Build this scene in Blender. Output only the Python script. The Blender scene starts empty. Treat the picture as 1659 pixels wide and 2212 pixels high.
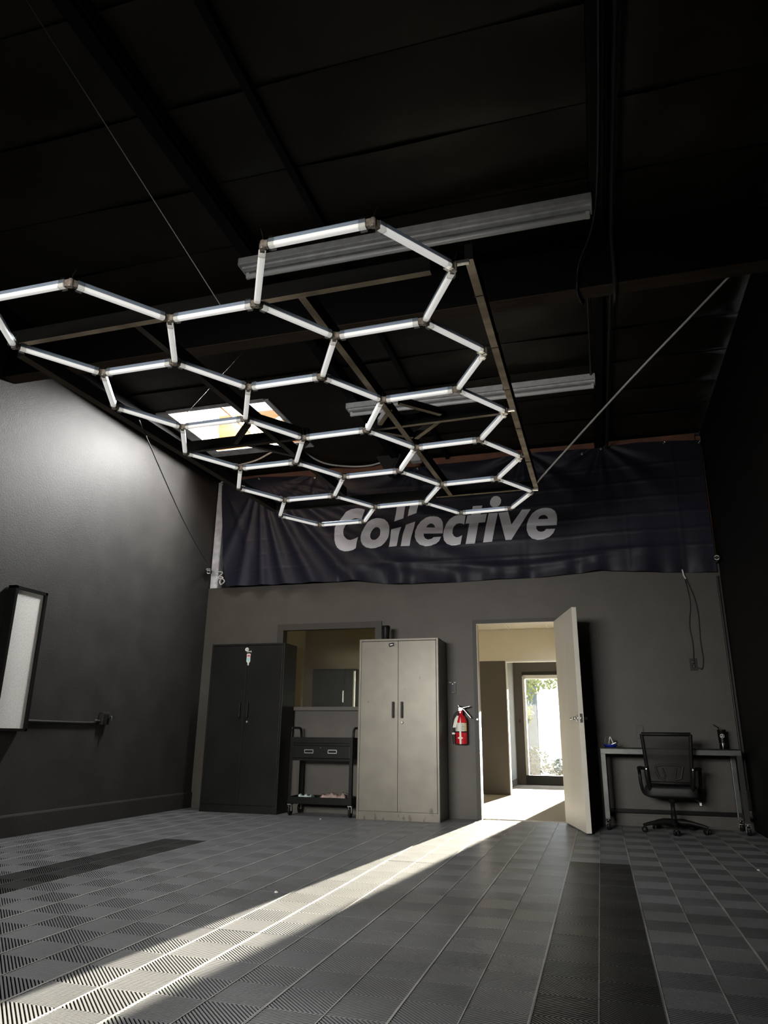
import bpy, bmesh, math, random
from mathutils import Vector, Matrix, Euler
random.seed(7)
C = bpy.context.scene.collection
SC = bpy.context.scene
PI = math.pi

# ------------------------------------------------------------------ camera
cam_d = bpy.data.cameras.new('camera'); cam = bpy.data.objects.new('camera', cam_d); C.objects.link(cam)
yaw, pit, rol = 0.28579, 0.3069, 0.01138
cy, sy, cp, sp, cr, sr = math.cos(yaw), math.sin(yaw), math.cos(pit), math.sin(pit), math.cos(rol), math.sin(rol)
fwd = Vector((-sy*cp, cy*cp, sp)); rgt = Vector((cy, sy, 0)); up = rgt.cross(fwd)
r2 = cr*rgt + sr*up; u2 = -sr*rgt + cr*up
cam.matrix_world = Matrix(((r2.x, u2.x, -fwd.x, 0), (r2.y, u2.y, -fwd.y, -7.97232), (r2.z, u2.z, -fwd.z, 0.80715), (0, 0, 0, 1)))
cam_d.sensor_fit = 'VERTICAL'; cam_d.sensor_height = 24; cam_d.sensor_width = 18; cam_d.lens = 1534.012/2212*24
cam_d.clip_start = 0.05; cam_d.clip_end = 300
SC.camera = cam

# ------------------------------------------------------------------ sky, sun, lights, exposure
W = bpy.data.worlds.new('world'); SC.world = W; W.use_nodes = True
bg = W.node_tree.nodes['Background']; bg.inputs[0].default_value = (0.86, 0.93, 1.0, 1); bg.inputs[1].default_value = 3.0

def lamp(name, kind, loc, energy, color, **kw):
    l = bpy.data.lights.new(name, kind); l.energy = energy; l.color = color
    o = bpy.data.objects.new(name, l); C.objects.link(o); o.location = loc
    for k, v in kw.items(): setattr(l, k, v)
    return o
SUN_EL = math.radians(7.6)
sd = Vector((-0.104, -1.0, 0)).normalized()*math.cos(SUN_EL) - Vector((0, 0, math.sin(SUN_EL)))
sun = lamp('sun', 'SUN', (1, 20, 6), 170, (1.0, 0.90, 0.72), angle=math.radians(0.4))
sun.rotation_euler = sd.to_track_quat('-Z', 'Y').to_euler()
# daylight through the upper opening of the roll-up doorway, behind the camera
day = lamp('roll_up_door_daylight', 'AREA', (-2.5, -9.93, 1.9), 62, (1.0, 0.965, 0.915), shape='RECTANGLE', size=2.7, size_y=0.9, spread=math.radians(60))
day.rotation_euler = (math.radians(82), 0, math.radians(-5))
# the sun-struck far side of the skylight dome, above the roof, scattering light forward into the well
dome = lamp('skylight_dome_glow', 'AREA', (-3.63, -0.90, 4.415), 420, (1.0, 0.99, 0.97), shape='RECTANGLE', size=1.08, size_y=0.17)
dome.rotation_euler = Vector((-0.45, -0.75, -0.50)).to_track_quat('-Z', 'Z').to_euler()
SC.view_settings.view_transform = 'Standard'; SC.view_settings.look = 'None'
SC.view_settings.gamma = 1.0; SC.view_settings.use_curve_mapping = False
SC.view_settings.exposure = 0.0
SC.render.film_transparent = False
cyc = SC.cycles
cyc.max_bounces = 8; cyc.diffuse_bounces = 5; cyc.glossy_bounces = 4; cyc.transparent_max_bounces = 12
cyc.sample_clamp_indirect = 6.0; cyc.caustics_reflective = False; cyc.caustics_refractive = False
try: cyc.use_denoising = True
except Exception: pass

# ------------------------------------------------------------------ materials
def mat(name, col, rough=0.5, metal=0.0, spec=0.5, noise=0.0, nscale=8.0, bump=0.0, bscale=60.0, col2=None, stretch=None, emit=0.0, trans=0.0, bdist=0.01, coat=0.0):
    m = bpy.data.materials.new(name); m.use_nodes = True
    nt = m.node_tree; b = nt.nodes['Principled BSDF']
    c = tuple(col)+(1,)
    b.inputs['Base Color'].default_value = c; b.inputs['Roughness'].default_value = rough
    b.inputs['Metallic'].default_value = metal; b.inputs['Specular IOR Level'].default_value = spec
    b.inputs['Transmission Weight'].default_value = trans
    b.inputs['Coat Weight'].default_value = coat
    if emit:
        b.inputs['Emission Color'].default_value = c; b.inputs['Emission Strength'].default_value = emit
    tc = nt.nodes.new('ShaderNodeTexCoord'); src = tc.outputs['Object']
    if stretch:
        mp = nt.nodes.new('ShaderNodeMapping'); mp.inputs['Scale'].default_value = stretch
        nt.links.new(src, mp.inputs[0]); src = mp.outputs[0]
    if noise > 0 or col2:
        n = nt.nodes.new('ShaderNodeTexNoise'); n.inputs['Scale'].default_value = nscale; n.inputs['Detail'].default_value = 6
        nt.links.new(src, n.inputs['Vector'])
        r = nt.nodes.new('ShaderNodeValToRGB')
        r.color_ramp.elements[0].position = 0.35; r.color_ramp.elements[1].position = 0.68
        a = col2 if col2 else tuple(x*(1-noise) for x in col)
        d = col if col2 else tuple(min(1, x*(1+noise)) for x in col)
        r.color_ramp.elements[0].color = tuple(a)+(1,); r.color_ramp.elements[1].color = tuple(d)+(1,)
        nt.links.new(n.outputs['Fac'], r.inputs[0]); nt.links.new(r.outputs[0], b.inputs['Base Color'])
    if bump > 0:
        n2 = nt.nodes.new('ShaderNodeTexNoise'); n2.inputs['Scale'].default_value = bscale; n2.inputs['Detail'].default_value = 4
        nt.links.new(src, n2.inputs['Vector'])
        bp = nt.nodes.new('ShaderNodeBump'); bp.inputs['Strength'].default_value = bump; bp.inputs['Distance'].default_value = bdist
        nt.links.new(n2.outputs['Fac'], bp.inputs['Height']); nt.links.new(bp.outputs[0], b.inputs['Normal'])
    return m

def glass_mat(name, tint=(1, 1, 1), gloss=0.08):
    m = bpy.data.materials.new(name); m.use_nodes = True; nt = m.node_tree; nt.nodes.clear()
    o = nt.nodes.new('ShaderNodeOutputMaterial'); t = nt.nodes.new('ShaderNodeBsdfTransparent'); t.inputs[0].default_value = tuple(tint)+(1,)
    g = nt.nodes.new('ShaderNodeBsdfGlossy'); g.inputs['Roughness'].default_value = 0.03
    mx = nt.nodes.new('ShaderNodeMixShader'); mx.inputs[0].default_value = gloss
    nt.links.new(t.outputs[0], mx.inputs[1]); nt.links.new(g.outputs[0], mx.inputs[2]); nt.links.new(mx.outputs[0], o.inputs[0])
    return m

def mesh_fabric(name, col, alpha):
    m = bpy.data.materials.new(name); m.use_nodes = True; nt = m.node_tree
    b = nt.nodes['Principled BSDF']; b.inputs['Base Color'].default_value = tuple(col)+(1,); b.inputs['Roughness'].default_value = 0.7
    t = nt.nodes.new('ShaderNodeBsdfTransparent'); mx = nt.nodes.new('ShaderNodeMixShader'); mx.inputs[0].default_value = alpha
    nt.links.new(t.outputs[0], mx.inputs[1]); nt.links.new(b.outputs[0], mx.inputs[2]); nt.links.new(mx.outputs[0], nt.nodes['Material Output'].inputs[0])
    return m

M = {}
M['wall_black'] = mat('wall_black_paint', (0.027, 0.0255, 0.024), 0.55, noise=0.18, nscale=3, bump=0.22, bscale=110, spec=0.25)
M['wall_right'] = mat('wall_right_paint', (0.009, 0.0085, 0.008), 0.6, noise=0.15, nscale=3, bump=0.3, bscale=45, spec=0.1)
M['wall_back'] = mat('wall_back_grey_paint', (0.070, 0.063, 0.053), 0.5, noise=0.08, nscale=4, bump=0.2, bscale=130, spec=0.4)
M['loft'] = mat('loft_dark', (0.01, 0.01, 0.01), 0.8)
M['sheet'] = mat('ceiling_black_sheet', (0.026, 0.0225, 0.017), 0.45, noise=0.25, nscale=1.5, bump=0.2, bscale=4, spec=0.15, bdist=0.05)
M['timber_black'] = mat('black_painted_timber', (0.006, 0.006, 0.0065), 0.55, bump=0.2, bscale=30, spec=0.08)
M['beam_soffit'] = mat('brown_beam_soffit', (0.055, 0.040, 0.029), 0.75, noise=0.2, nscale=5, stretch=(.5, 4, 4), spec=0.1)  # beam underside lighter and browner than its faces
M['beam'] = mat('black_beam_paint', (0.007, 0.0065, 0.0065), 0.65, bump=0.2, bscale=20, spec=0.05, stretch=(1, 6, 6))
M['trim_dark'] = mat('dark_trim', (0.030, 0.029, 0.028), 0.5, spec=0.2)
M['tile_grey'] = mat('grey_floor_plastic', (0.124, 0.127, 0.132), 0.36, noise=0.12, nscale=2.5, spec=0.65)
M['tile_black'] = mat('black_floor_plastic', (0.020, 0.020, 0.020), 0.36, noise=0.2, nscale=2.5, spec=0.6)
M['tile_edge'] = mat('pale_tile_edge', (0.30, 0.29, 0.27), 0.5, noise=0.25, nscale=5)
M['slab'] = mat('slab_under_tiles', (0.012, 0.012, 0.013), 0.9)
M['concrete'] = mat('concrete', (0.32, 0.31, 0.29), 0.85, noise=0.15)
M['wood'] = mat('bare_wood', (0.42, 0.33, 0.23), 0.7, col2=(0.18, 0.135, 0.09), nscale=3.0, stretch=(1.2, 1.2, 1.2), bump=0.15, bscale=30)
M['wood_dark'] = mat('dark_brown_wood', (0.055, 0.043, 0.031), 0.7, col2=(0.028, 0.022, 0.017), nscale=3.0, bump=0.15, bscale=30, spec=0.2)  # darker tone for the left-hand boards and braces
M['wood_side'] = mat('near_black_board_side', (0.0045, 0.0043, 0.004), 0.7, spec=0.1)
M['wood_red'] = mat('reddish_wood', (0.25, 0.105, 0.06), 0.7, col2=(0.16, 0.065, 0.04), nscale=6)
M['wood_light'] = mat('skylight_wood', (0.50, 0.31, 0.15), 0.6, col2=(0.42, 0.235, 0.10), nscale=3, stretch=(1, 1, 7))
M['white'] = mat('white_paint', (0.80, 0.79, 0.76), 0.5)
M['white_scuffed'] = mat('scuffed_white_paint', (0.88, 0.88, 0.90), 0.6, col2=(0.55, 0.54, 0.56), nscale=9)
M['white_plastic'] = mat('white_plastic', (0.82, 0.82, 0.80), 0.4)
M['diffuser'] = mat('light_bar_diffuser', (0.90, 0.89, 0.86), 0.5, emit=0.48)  # added glow stands in for bounced light on the unlit bars
M['panel_sheet'] = mat('grainy_diffuser_sheet', (0.60, 0.585, 0.56), 0.6, noise=0.12, nscale=90)
M['alu'] = mat('anodised_aluminium', (0.40, 0.48, 0.60), 0.42, metal=0.45)
M['clear_brown'] = None
M['clear'] = None
M['fixture'] = mat('white_enamel', (0.62, 0.63, 0.65), 0.4, noise=0.15, nscale=14)
M['tube'] = mat('unlit_glass_tube', (0.75, 0.76, 0.76), 0.2, spec=0.6)
M['cable_black'] = mat('black_cable', (0.012, 0.012, 0.012), 0.5)
M['cable_white'] = mat('white_cable', (0.72, 0.70, 0.67), 0.5)
M['steel_wire'] = mat('steel_wire', (0.16, 0.155, 0.14), 0.5, metal=0.3)
M['casing'] = mat('dark_grey_casing_paint', (0.050, 0.046, 0.041), 0.5, spec=0.25)
M['conduit'] = mat('painted_conduit', (0.026, 0.025, 0.024), 0.4, spec=0.25)
M['fabric'] = mat('black_satin_fabric', (0.015, 0.0155, 0.027), 0.48, spec=0.22, bump=0.08, bscale=9, bdist=0.03)
M['print'] = mat('white_print', (0.80, 0.80, 0.86), 0.5)
M['chrome'] = mat('chrome', (0.8, 0.8, 0.8), 0.12, metal=1.0)
M['steel'] = mat('brushed_steel', (0.50, 0.50, 0.48), 0.3, metal=1.0)
M['desk_steel'] = mat('dull_desk_steel', (0.11, 0.113, 0.108), 0.4, metal=0.8, noise=0.15, nscale=12)
M['black_metal'] = mat('black_powder_coat', (0.006, 0.006, 0.0058), 0.35, spec=0.15)
M['black_cab'] = mat('black_enamel_steel', (0.012, 0.012, 0.011), 0.36, spec=0.14, noise=0.2, nscale=3)
M['black_plastic'] = mat('black_plastic', (0.010, 0.010, 0.010), 0.45, spec=0.18)
M['rubber'] = mat('black_rubber', (0.015, 0.015, 0.015), 0.6)
M['red'] = mat('red_enamel', (0.62, 0.012, 0.025), 0.25, coat=0.5)
M['label_white'] = mat('label_paper', (0.80, 0.78, 0.70), 0.6)
M['label_yellow'] = mat('label_yellow', (0.80, 0.72, 0.35), 0.6)
M['blue'] = mat('blue_plastic', (0.015, 0.03, 0.30), 0.35)
M['door'] = mat('cream_door_paint', (0.70, 0.66, 0.58), 0.45, noise=0.04, nscale=3)
M['beige'] = mat('beige_wall_paint', (0.74, 0.70, 0.60), 0.7, bump=0.1, bscale=80)
M['office_wall'] = mat('olive_beige_office_paint', (0.30, 0.275, 0.205), 0.7, bump=0.1, bscale=80)
M['taupe'] = mat('taupe_wall_paint', (0.095, 0.084, 0.075), 0.7, bump=0.1, bscale=80)
M['pale_blue'] = mat('pale_grey_wall', (0.42, 0.45, 0.48), 0.7)
M['carpet'] = mat('grey_brown_carpet', (0.50, 0.475, 0.43), 0.95, col2=(0.33, 0.31, 0.275), nscale=55, bump=0.5, bscale=150)
M['ceil_tile'] = mat('acoustic_ceiling_tile', (0.70, 0.66, 0.58), 0.85)
M['cloth_mint'] = mat('pale_mint_cloth', (0.62, 0.76, 0.72), 0.9, bump=0.3, bscale=80)
M['cloth_pink'] = mat('dusty_brown_cloth', (0.36, 0.26, 0.24), 0.9, bump=0.3, bscale=80, noise=0.25, nscale=20)
M['cyan'] = mat('sticker_cyan', (0.35, 0.72, 0.80), 0.5)
M['pink'] = mat('sticker_red', (0.75, 0.12, 0.20), 0.5)
M['glass'] = glass_mat('window_glass', (0.97, 0.98, 0.98), 0.05)
M['clear_brown'] = mat('smoked_clear_plastic', (0.27, 0.23, 0.19), 0.18, spec=0.7, noise=0.35, nscale=60)
M['clear'] = glass_mat('clear_plastic_sleeve', (0.80, 0.79, 0.76), 0.14)
M['wood_pale'] = mat('pale_new_wood', (0.82, 0.69, 0.50), 0.7, col2=(0.36, 0.27, 0.18), nscale=4.5, stretch=(1.6, .6, .6), bump=0.15, bscale=30)
M['glass_dirty'] = glass_mat('tinted_glass', (0.85, 0.85, 0.80), 0.035)
M['mesh'] = mesh_fabric('black_mesh_fabric', (0.02, 0.018, 0.016), 0.76)
M['ground'] = mat('dry_gravel_ground', (0.26, 0.235, 0.19), 0.95, noise=0.35, nscale=6)
M['leaf'] = mat('pale_green_leaf', (0.19, 0.22, 0.11), 0.6)
M['leaf_grey'] = mat('grey_green_leaf', (0.11, 0.14, 0.115), 0.6)
M['bark'] = mat('bark', (0.16, 0.12, 0.09), 0.9)
M['fence'] = mat('weathered_white_fence', (0.68, 0.66, 0.62), 0.8)
M['stucco'] = mat('blue_grey_stucco', (0.15, 0.185, 0.22), 0.9, noise=0.15, nscale=2)
def emis(name, col, s):
    m = bpy.data.materials.new(name); m.use_nodes = True; nt = m.node_tree; nt.nodes.clear()
    o = nt.nodes.new('ShaderNodeOutputMaterial'); e = nt.nodes.new('ShaderNodeEmission'); e.inputs[0].default_value = tuple(col)+(1,); e.inputs[1].default_value = s
    nt.links.new(e.outputs[0], o.inputs[0]); return m
M['skylight_pane'] = glass_mat('skylight_glass', (0.97, 0.98, 0.98), 0.03)
# grey locker: bare beige-grey steel with scuffs near the bottom
def cab_grey():
    m = mat('worn_grey_steel', (0.148, 0.136, 0.110), 0.36, spec=0.4, noise=0.10, nscale=5, metal=0.25)
    nt = m.node_tree; b = nt.nodes['Principled BSDF']; lk = b.inputs['Base Color'].links[0].from_socket
    tc = nt.nodes.new('ShaderNodeTexCoord'); n = nt.nodes.new('ShaderNodeTexNoise'); n.inputs['Scale'].default_value = 11; n.inputs['Detail'].default_value = 8
    mp = nt.nodes.new('ShaderNodeMapping'); mp.inputs['Scale'].default_value = (1.6, 1, 0.8); nt.links.new(tc.outputs['Object'], mp.inputs[0]); nt.links.new(mp.outputs[0], n.inputs['Vector'])
    r = nt.nodes.new('ShaderNodeValToRGB'); r.color_ramp.elements[0].position = 0.70; r.color_ramp.elements[1].position = 0.80
    mx = nt.nodes.new('ShaderNodeMixRGB'); mx.inputs[2].default_value = (0.06, 0.056, 0.048, 1)
    sp = nt.nodes.new('ShaderNodeSeparateXYZ'); nt.links.new(tc.outputs['Object'], sp.inputs[0])
    lo = nt.nodes.new('ShaderNodeMapRange'); lo.inputs[1].default_value = .02; lo.inputs[2].default_value = .22; lo.inputs[3].default_value = .16; lo.inputs[4].default_value = 0
    nt.links.new(sp.outputs['Z'], lo.inputs[0]); ad = nt.nodes.new('ShaderNodeMath'); nt.links.new(n.outputs['Fac'], ad.inputs[0]); nt.links.new(lo.outputs[0], ad.inputs[1])
    nt.links.new(ad.outputs[0], r.inputs[0]); nt.links.new(r.outputs[0], mx.inputs[0]); nt.links.new(lk, mx.inputs[1]); nt.links.new(mx.outputs[0], b.inputs['Base Color'])
    return m
M['grey_cab'] = cab_grey()
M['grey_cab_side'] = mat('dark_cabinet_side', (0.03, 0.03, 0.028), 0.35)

# ------------------------------------------------------------------ mesh helpers
def T(x, y, z): return Matrix.Translation((x, y, z))
class MB:
    def __init__(s): s.v = []; s.f = []; s.sm = []; s.mi = []; s.cur = 0
    def add(s, vs, fs, smooth=False):
        n = len(s.v); s.v += [tuple(v) for v in vs]; s.f += [tuple(i+n for i in f) for f in fs]
        s.sm += [smooth]*len(fs); s.mi += [s.cur]*len(fs); return s
    def box(s, a, b, bev=0.0, rot=None):
        a, b = [min(p, q) for p, q in zip(a, b)], [max(p, q) for p, q in zip(a, b)]
        bm = bmesh.new(); bmesh.ops.create_cube(bm, size=1)
        for v in bm.verts: v.co = Vector([a[i]+(v.co[i]+.5)*(b[i]-a[i]) for i in range(3)])
        if bev > 0: bmesh.ops.bevel(bm, geom=list(bm.edges), offset=min(bev, 0.45*min(b[i]-a[i] for i in range(3))), segments=2, profile=.7, affect='EDGES')
        return s.bm(bm, rot)
    def bm(s, bm, mtx=None, smooth=False):
        if mtx is not None: bm.transform(mtx)
        bm.verts.index_update()
        s.add([v.co[:] for v in bm.verts], [[v.index for v in f.verts] for f in bm.faces], smooth); bm.free(); return s
    def tube(s, pts, r, n=8, cap=True, smooth=True):
        pts = [Vector(p) for p in pts]; vs = []; fs = []; prev = None
        rr = r if isinstance(r, (list, tuple)) else [r]*len(pts)
        for i, p in enumerate(pts):
            d = (pts[min(i+1, len(pts)-1)]-pts[max(i-1, 0)]).normalized()
            if prev is None:
                ref = Vector((0, 0, 1)) if abs(d.z) < .9 else Vector((1, 0, 0)); x = d.cross(ref).normalized()
            else: x = (prev - d*prev.dot(d)).normalized()
            prev = x; y = d.cross(x)
            for k in range(n):
                a = 2*PI*k/n; vs.append(p+(x*math.cos(a)+y*math.sin(a))*rr[i])
        for i in range(len(pts)-1):
            for k in range(n): fs.append((i*n+k, i*n+(k+1) % n, (i+1)*n+(k+1) % n, (i+1)*n+k))
        s.add(vs, fs, smooth)
        if cap:
            e = len(pts)-1
            s.add([vs[k] for k in range(n)], [tuple(range(n))[::-1]]); s.add([vs[e*n+k] for k in range(n)], [tuple(range(n))])
        return s
    def lathe(s, prof, c=(0, 0, 0), n=20, mtx=None):
        vs = []; fs = []
        for r, z in prof:
            for k in range(n):
                a = 2*PI*k/n; vs.append(Vector((r*math.cos(a), r*math.sin(a), z)))
        m = len(prof)
        for i in range(m-1):
            for k in range(n): fs.append((i*n+k, i*n+(k+1) % n, (i+1)*n+(k+1) % n, (i+1)*n+k))
        A = (mtx if mtx is not None else Matrix()); A = Matrix.Translation(c) @ A
        vs = [A @ v for v in vs]
        s.add(vs, fs, True)
        s.add(vs[:n], [tuple(range(n))[::-1]]); s.add(vs[-n:], [tuple(range(n))]); return s
    def prism(s, poly, ax, a, b):
        # polygon in the two other axes, extruded along axis ax from a to b
        def P(u, v, w):
            return {0: (w, u, v), 1: (u, w, v), 2: (u, v, w)}[ax]
        n = len(poly); vs = [P(u, v, a) for u, v in poly]+[P(u, v, b) for u, v in poly]
        fs = [tuple(range(n))[::-1], tuple(range(n, 2*n))]+[(i, (i+1) % n, n+(i+1) % n, n+i) for i in range(n)]
        return s.add(vs, fs)
    def data(s, name, mats):
        me = bpy.data.meshes.new(name); me.from_pydata([tuple(v) for v in s.v], [], s.f)
        for m in (mats if isinstance(mats, (list, tuple)) else [mats]): me.materials.append(m)
        me.polygons.foreach_set('use_smooth', s.sm); me.polygons.foreach_set('material_index', s.mi)
        me.validate(); me.update()
        bm = bmesh.new(); bm.from_mesh(me); bmesh.ops.recalc_face_normals(bm, faces=bm.faces); bm.to_mesh(me); bm.free()
        return me
def link(name, me, parent=None, world=False, loc=None, rot=None):
    o = bpy.data.objects.new(name, me); C.objects.link(o)
    if parent is not None:
        o.parent = parent
        if world: o.matrix_parent_inverse = parent.matrix_basis.inverted()
    if loc is not None: o.location = loc
    if rot is not None: o.rotation_euler = rot
    return o
def obj(name, mb, m, parent=None, world=False, label=None):
    o = link(name, mb.data(name, m), parent, world)
    if label: o['label'] = label
    return o
def thing(name, label, cat, loc=(0, 0, 0), rz=0, group=None):
    o = bpy.data.objects.new(name, None); C.objects.link(o); o.empty_display_size = 0.1
    o.location = loc; o.rotation_euler = (0, 0, rz); o['label'] = label; o['category'] = cat
    if group: o['group'] = group
    return o
def struct(name, label=None, loc=(0, 0, 0)):
    o = bpy.data.objects.new(name, None); C.objects.link(o); o.empty_display_size = 0.1; o.location = loc
    o['kind'] = 'structure'
    if label: o['label'] = label
    return o
def smesh(name, mb, m, label=None):
    o = obj(name, mb, m); o['kind'] = 'structure'
    if label: o['label'] = label
    return o
def tag(o, label, cat, group=None):
    o['label'] = label; o['category'] = cat
    if group: o['group'] = group
    return o
def catmull(pts, k=6):
    P = [Vector(p) for p in pts]; out = []
    for i in range(len(P)-1):
        a, b, c, d = P[max(i-1, 0)], P[i], P[i+1], P[min(i+2, len(P)-1)]
        for j in range(k):
            t = j/k
            out.append(0.5*((2*b)+(c-a)*t+(2*a-5*b+4*c-d)*t*t+(3*b-a-3*c+d)*t**3))
    out.append(P[-1]); return out
XL, XR, YF, ZC = -4.667, 1.333, -9.9, 4.12

# ================================================================== SETTING
# --- walls of the main room
w = MB(); w.box((XL-.15, YF-.15, -.1), (XL, .12, ZC)); smesh('wall_left', w, M['wall_black'])
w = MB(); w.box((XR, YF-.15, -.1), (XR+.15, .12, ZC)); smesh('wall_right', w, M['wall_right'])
DX0, DX1, DZ = -1.262, -.362, 2.05          # rough door opening
WX0, WX1, WZ0, WZ1 = -3.62, -2.40, 1.12, 2.055
w = MB()
for a, b in (((XL, 0, -.1), (WX0, .12, 2.59)), ((WX0, 0, -.1), (WX1, .12, WZ0)), ((WX0, 0, WZ1), (WX1, .12, 2.59)),
             ((WX1, 0, -.1), (DX0, .12, 2.59)), ((DX0, 0, DZ), (DX1, .12, 2.59)), ((DX1, 0, -.1), (XR, .12, 2.59))):
    w.box(a, b)
smesh('wall_back', w, M['wall_back'])
w = MB(); w.box((XL-.15, .12, 2.5), (XR+.15, .24, ZC+.1)); smesh('wall_back_upper', w, M['loft'])
# front wall with its roll-up doorway (behind the camera)
w = MB()
GX0, GX1, GZ = -3.87, -1.13, 2.37
for a, b in (((XL-.15, YF-.15, -.1), (GX0, YF, ZC)), ((GX1, YF-.15, -.1), (XR+.15, YF, ZC)), ((GX0, YF-.15, GZ), (GX1, YF, ZC))): w.box(a, b)
smesh('wall_front', w, M['wall_black'])
rd = struct('door_added', 'unseen roll-up door with closed sections added to limit daylight', ((GX0+GX1)/2, YF-.08, 0))
for i in range(3): obj('blocking_section', MB().box((GX0-.02, YF-.10, .003+.482*i), (GX1+.02, YF-.06, .48+.482*i), .004), M['wall_black'], rd, True)  # closed sections added to keep low daylight off the near floor
for i in range(5): obj('mullion', MB().box((GX0+.685*i-.015, YF-.10, 1.446), (GX0+.685*i+.015, YF-.07, GZ)), M['trim_dark'], rd, True)
# --- baseboards
w = MB(); w.prism([(XL, -.02), (XL+.016, -.02), (XL+.016, .155), (XL+.010, .170), (XL, .172)], 1, YF, 0); smesh('baseboard_left', w, M['wall_black'])
w = MB(); w.box((DX1+.06, -.014, 0), (XR, 0, .10), .004); w.box((DX1+.06, -.02, 0), (XR, 0, .02), .004); smesh('baseboard_back', w, M['wall_back'])
# --- ceiling: deck with skylight hole, sheets of black insulation facing, purlins, beam
SX0, SX1, SY0, SY1 = -4.20, -3.065, -1.945, -.865
w = MB()
for a, b in (((XL-.15, YF-.15, ZC+.03), (SX0-.03, .24, ZC+.2)), ((SX1+.03, YF-.15, ZC+.03), (XR+.15, .24, ZC+.2)),
             ((SX0-.03, YF-.15, ZC+.03), (SX1+.03, SY0-.03, ZC+.2)), ((SX0-.03, SY1+.03, ZC+.03), (SX1+.03, .24, ZC+.2))): w.box(a, b)
ceil = smesh('ceiling', w, M['sheet'])
PUR = [-4.44, -2.12, .225]                   # purlin centres
def sheet(x0, x1, y0, y1, sag, seed):
    rnd = random.Random(seed); nx, ny = 12, 8; vs = []; fs = []
    ph = [rnd.uniform(0, 6.28) for _ in range(4)]
    for j in range(ny+1):
        for i in range(nx+1):
            u, v = i/nx, j/ny
            e = (4*u*(1-u))**.6*(4*v*(1-v))**.5
            dz = sag*e*(.55+.3*math.sin(5*u+ph[0])*math.cos(3*v+ph[1])+.25*math.sin(9*u+2*v+ph[2])) + .012*math.sin(7*u+ph[3])*(1 if j == 0 else 0)
            vs.append((x0+(x1-x0)*u, y0+(y1-y0)*v, ZC+.012-max(-.005, dz)-(.010 if j == 0 else 0)))
    for j in range(ny):
        for i in range(nx):
            a = j*(nx+1)+i; fs.append((a, a+1, a+nx+2, a+nx+1))
    return MB().add(vs, fs, True)
ys = [YF, -8.95, -8.36, -7.75, -7.1, -6.53, -5.94, -5.35, -4.765, -4.2, -3.60, -2.98, -2.38, -1.8, -1.2, -.6, .1]
k = 0
for x0, x1 in ((-2.08, .185), (.265, XR)):
    for a, b in zip(ys, ys[1:]):
        obj('insulation_sheet', sheet(x0, x1, a, b+.004, random.uniform(.03, .075), k), M['sheet'], ceil); k += 1
for a, b in zip(ys, ys[1:]):
    if b < -2.3: obj('insulation_sheet', sheet(-4.40, -2.16, a, b+.004, .03, k), M['sheet'], ceil)
    k += 1
for i, x in enumerate(PUR):
    w = MB(); w.box((x-.042, YF, 4.0), (x+.042, -3.67, ZC+.02), .004); w.box((x-.042, -3.54, 4.0), (x+.042, .1, ZC+.02), .004)
    if i: w.box((x+.047, YF, 4.03), (x+.060, -3.67, ZC), .002)
    smesh('trim_%d' % (i+1), w, M['timber_black'], 'black roof purlin')
w = MB(); w.box((-1.56, YF, 4.055), (-1.515, -3.67, ZC+.02)); w.box((-1.56, -3.54, 4.055), (-1.515, .1, ZC+.02)); smesh('trim_4', w, M['timber_black'], 'thin black sub-purlin')
w = MB(); w.box((XL, -3.67, 3.705), (XR, -3.54, ZC+.02), .006); bo_ = smesh('trim_5', w, M['beam'], 'deep black roof beam across the room'); obj('soffit', MB().box((XL+.002, -3.668, 3.699), (XR-.002, -3.542, 3.706)), M['beam_soffit'], bo_, label='brown underside of the beam')
for a, b in (((-4.40, -2.38, 0), (-2.16, SY0-.032, 0)), ((SX1+.032, SY0-.032, 0), (-2.16, SY1+.032, 0)), ((-4.40, SY0-.032, 0), (SX0-.032, SY1+.032, 0)), ((-4.40, SY1+.032, 0), (-2.16, .1, 0))):
    obj('insulation_sheet', MB().box((a[0], a[1], ZC-.008), (b[0], b[1], ZC+.028)), M['sheet'], ceil)
w = MB(); w.box((XL, YF, 4.03), (XL+.045, .0, 4.10), .004); smesh('trim_6', w, M['timber_black'], 'black ledger along the left wall top')
# loft edge behind the banner: white post, brown post, reddish ledger
w = MB(); w.box((XL+.012, .005, 2.595), (XL+.115, .118, 4.05), .003); smesh('trim_7', w, M['white_scuffed'], 'white post at the left banner edge')
w = MB(); w.box((1.268, .005, 2.595), (1.322, .118, 4.05), .003); smesh('trim_8', w, M['wood_red'], 'brown post at the right banner edge')
w = MB(); w.box((XL+.13, .0, 4.00), (1.26, .10, 4.085), .003); smesh('trim_9', w, M['wood_red'], 'reddish ledger above the banner')
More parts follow.
